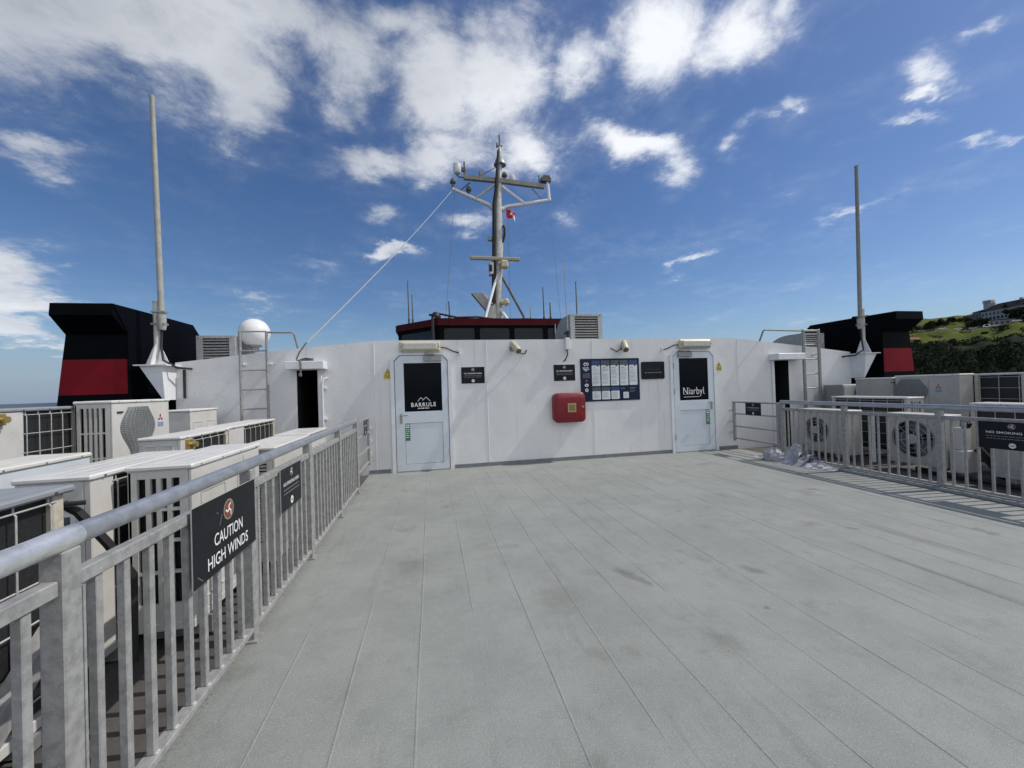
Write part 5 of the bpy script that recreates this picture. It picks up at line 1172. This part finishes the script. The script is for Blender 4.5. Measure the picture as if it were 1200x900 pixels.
for k, (Dh, deg, r, h_, lab) in enumerate([(446,57.2,2.6,4.2,'low dark bush at the start of the ridge hedge by the funnel'),(449,57.9,3.2,5.0,'rounded dark bush second along the ridge hedge'),(452,58.5,3.4,4.6,'tallest clump in the middle of the ridge hedge'),(454,59.0,2.6,3.4,'small clump at the end of the ridge hedge'),
        (462,59.7,3.0,3.2,'low dark hedge clump left of the hotel wing'),(465,60.2,3.0,3.2,'low dark hedge clump touching the hotel wing'),(444,60.9,4.0,3.6,'wide low shrub below the hotel wing'),(446,61.6,4.4,4.0,'wide dark shrub left of the pale pavilion'),
        (403,57.2,3.0,3.0,'round bush at the field edge near the red patch'),(402,59.6,1.6,1.7,'lone small bush on the lower field'),(418,61.6,1.3,1.3,'tiny bush on the field below the white van'),(420,62.8,3.2,3.2,'dark round bush on the field below the pavilion'),(424,64.6,3.5,3.4,'dark bush on the field at the frame edge')]):
    tree(Dh,deg,r*(1.5 if k < 8 else 1.0),h_*(1.15 if k < 8 else 1),lab,900,40+k,'bush','bush',trunk=False)
# red earth patch
mb = MB(); vs = [hp(417+3.5*sin(2*pi*k/16), radians(57.0+.45*cos(2*pi*k/16)), .5) for k in range(16)]; mb.add(vs, [tuple(range(16))]); tag(mb.build('earth_patch', mat('red_earth', (.28,.09,.05), .9, 0, .3, .5), smooth=False), 'patch of bare red earth on the field edge beside the funnel', 'earth', kind='structure')
# hotel
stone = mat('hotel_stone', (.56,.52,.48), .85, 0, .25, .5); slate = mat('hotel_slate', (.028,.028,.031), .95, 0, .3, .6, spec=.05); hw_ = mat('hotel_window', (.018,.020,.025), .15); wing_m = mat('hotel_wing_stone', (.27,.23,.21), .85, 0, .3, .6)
def block(root, o, d, L, dep, z0, h, roof_h, wm, cols, rows, name='wall', hip=True, ov=.5):
    o = Vector((o[0],o[1],0)); d = Vector((d[0],d[1],0)).normalized(); n = Vector((d.y,-d.x,0))     # n points to the viewer
    if n.dot(-o) < 0: n = -n
    pt = lambda u,v,w: o + d*u - n*v + Vector((0,0,w))
    mb = MB(); mb.add([pt(0,0,z0),pt(L,0,z0),pt(L,dep,z0),pt(0,dep,z0),pt(0,0,h),pt(L,0,h),pt(L,dep,h),pt(0,dep,h)], [(0,1,5,4),(1,2,6,5),(2,3,7,6),(3,0,4,7),(4,5,6,7)]); part(mb, name, wm, root, smooth=False)
    if roof_h:
        k = min(dep*.42, L*.42) if hip else .1
        mb = MB(); mb.add([pt(-ov,-ov,h+.01),pt(L+ov,-ov,h+.01),pt(L+ov,dep+ov,h+.01),pt(-ov,dep+ov,h+.01),pt(k,dep*.42,h+roof_h),pt(L-k,dep*.42,h+roof_h),pt(L-k,dep*.58,h+roof_h),pt(k,dep*.58,h+roof_h)], [(0,1,5,4),(1,2,6,5),(2,3,7,6),(3,0,4,7),(4,5,6,7),(0,1,2,3)]); part(mb, 'roof', slate, root, smooth=False)
    for r in range(rows):
        for c in range(cols):
            u = L*(c+.5)/cols; z = z0+1.6+(h-z0-1.9)*(r+.35)/rows; ww = min(.75, L/cols*.27); hh = (h-z0)/rows*.24
            mb = MB(); mb.prism([(u-ww,z-hh),(u+ww,z-hh),(u+ww,z+hh),(u-ww,z+hh)], lambda a,b,w: pt(a,-w,b), -.05, .06); part(mb, 'window', hw_, root, smooth=False)
    return pt
ht = thing('hotel', 'long stone hotel with slate roof and square tower on the hilltop', 'hotel', (405,218,40))
pt = block(ht, (412.7,224.7), (-.37,-.93), 56, 14, 36, 47.8, 5.0, stone, 20, 3)
block(ht, (412.7,224.7), (.29,.957), 6, 11, 36, 48.6, 1.6, wing_m, 3, 3)
block(ht, (414.45,230.5), (.29,.957), 5.8, 10, 36, 46.4, 1.2, wing_m, 3, 3)
for k, (a, b_) in enumerate(((16,21),(30,36),(44,50))):
    mb = MB(); mb.add([pt(a,-.7,47.7),pt(b_,-.7,47.7),pt((a+b_)/2,-.7,51.0),pt((a+b_)/2,4.8,51.4)], [(0,1,2),(1,3,2),(0,2,3)]); part(mb, 'gable', slate, ht, smooth=False)
mb = MB(); q = Vector((418.0,223.0,0)); mb.box(q.x-2,q.x+2,q.y-2,q.y+2,46,55.6); mb.box(q.x-2.4,q.x+2.4,q.y-2.4,q.y+2.4,54.6,55.2); mb.box(q.x-2.3,q.x+2.3,q.y-2.3,q.y+2.3,55.6,56.6); part(mb, 'tower', mat('tower_render', (.50,.48,.44), .8, 0, .15, .5), ht, smooth=False)
for u, v in ((3,6),(22,6),(36,6),(50,6)):
    mb = MB(); c = pt(u,v,0); mb.box(c.x-.7,c.x+.7,c.y-.7,c.y+.7,48.5,54); part(mb, 'chimney', stone, ht, smooth=False)
pv = thing('pavilion', 'small pale flat roofed pavilion standing below the hotel', 'building', (388,205,32))
block(pv, (387.5,207.2), (.52,-.86), 12, 8, 31, 38.2, 0, mat('pavilion_render', (.30,.27,.25), .85, 0, .2, .4), 5, 2)
mb = MB(); o = Vector((387.5,207.2,0)); d = Vector((.52,-.86,0)).normalized(); n = Vector((-d.y,d.x,0))
mb.add([tuple(o+d*a+n*b_+Vector((0,0,z))) for z in (38.21,38.6) for a,b_ in ((-.4,-.4),(12.4,-.4),(12.4,8.4),(-.4,8.4))], [(0,1,2,3),(4,5,6,7),(0,1,5,4),(1,2,6,5),(2,3,7,6),(3,0,4,7)]); part(mb, 'roof', slate, pv, smooth=False)
# parked cars
def car(Dh, deg, colr, label, van=False, rz=.3):
    p = pol(Dh,deg)+Vector((0,0,.12)); t = thing('parked_car', label, 'car' if not van else 'van', p, -radians(deg)+rz, 'cars parked on the hill'); m_ = mat('car_paint', colr, .25, .1)
    H = 2.3 if van else 1.45
    prof = [(-2.1,.35),(-2.15,.8),(-1.9,.95),(-1.55 if van else -1.5,H-.05),(-1.3,H),(1.0 if van else .5,H),(1.3 if van else 1.0,H-.15),(1.55,1.0),(2.1,.85),(2.15,.4)]
    mb = MB(); mb.prism(prof, lambda u,v,w: (u,w,v), -.85, .85); mb.build('body', m_, t, smooth=False)
    mb = MB()
    for s in (-1,1): mb.prism([(-1.3,1.0),(-1.15,H-.15),(.5,H-.15),(1.0,1.0)], lambda u,v,w: (u,w*s,v), .851, .86)
    mb.build('window', M['glass'], t, smooth=False)
    for u in (-1.3,1.3):
        for s in (-.80,.80):
            mb = MB(); mb.lathe([(.32,-.08),(.32,.08)], (u,s,.32), 14, axis='y'); mb.build('wheel', M['rubber'], t)
for a in [(432,57.55,(.30,.30,.31),'silver car at the start of the hill row, beside the ridge hedge'),(433,58.95,(.75,.75,.75),'white car parked below the middle of the ridge hedge'),(433,60.0,(.72,.73,.75),'white car parked left of the hotel wing'),(433,60.9,(.40,.42,.45),'grey car parked below the hotel wing'),
          (433,61.75,(.80,.80,.80),'largest white van parked left of the pavilion',True),(432,62.35,(.62,.61,.58),'pale car parked in front of the pavilion'),(432,63.45,(.75,.75,.76),'white car parked right of the pavilion'),(433,58.2,(.10,.05,.05),'dark red car between the silver and white ones'),(433,60.45,(.03,.035,.04),'black car in the row below the hotel wing'),(434,61.3,(.06,.08,.11),'dark blue car left of the white van')]:
    car(*a)
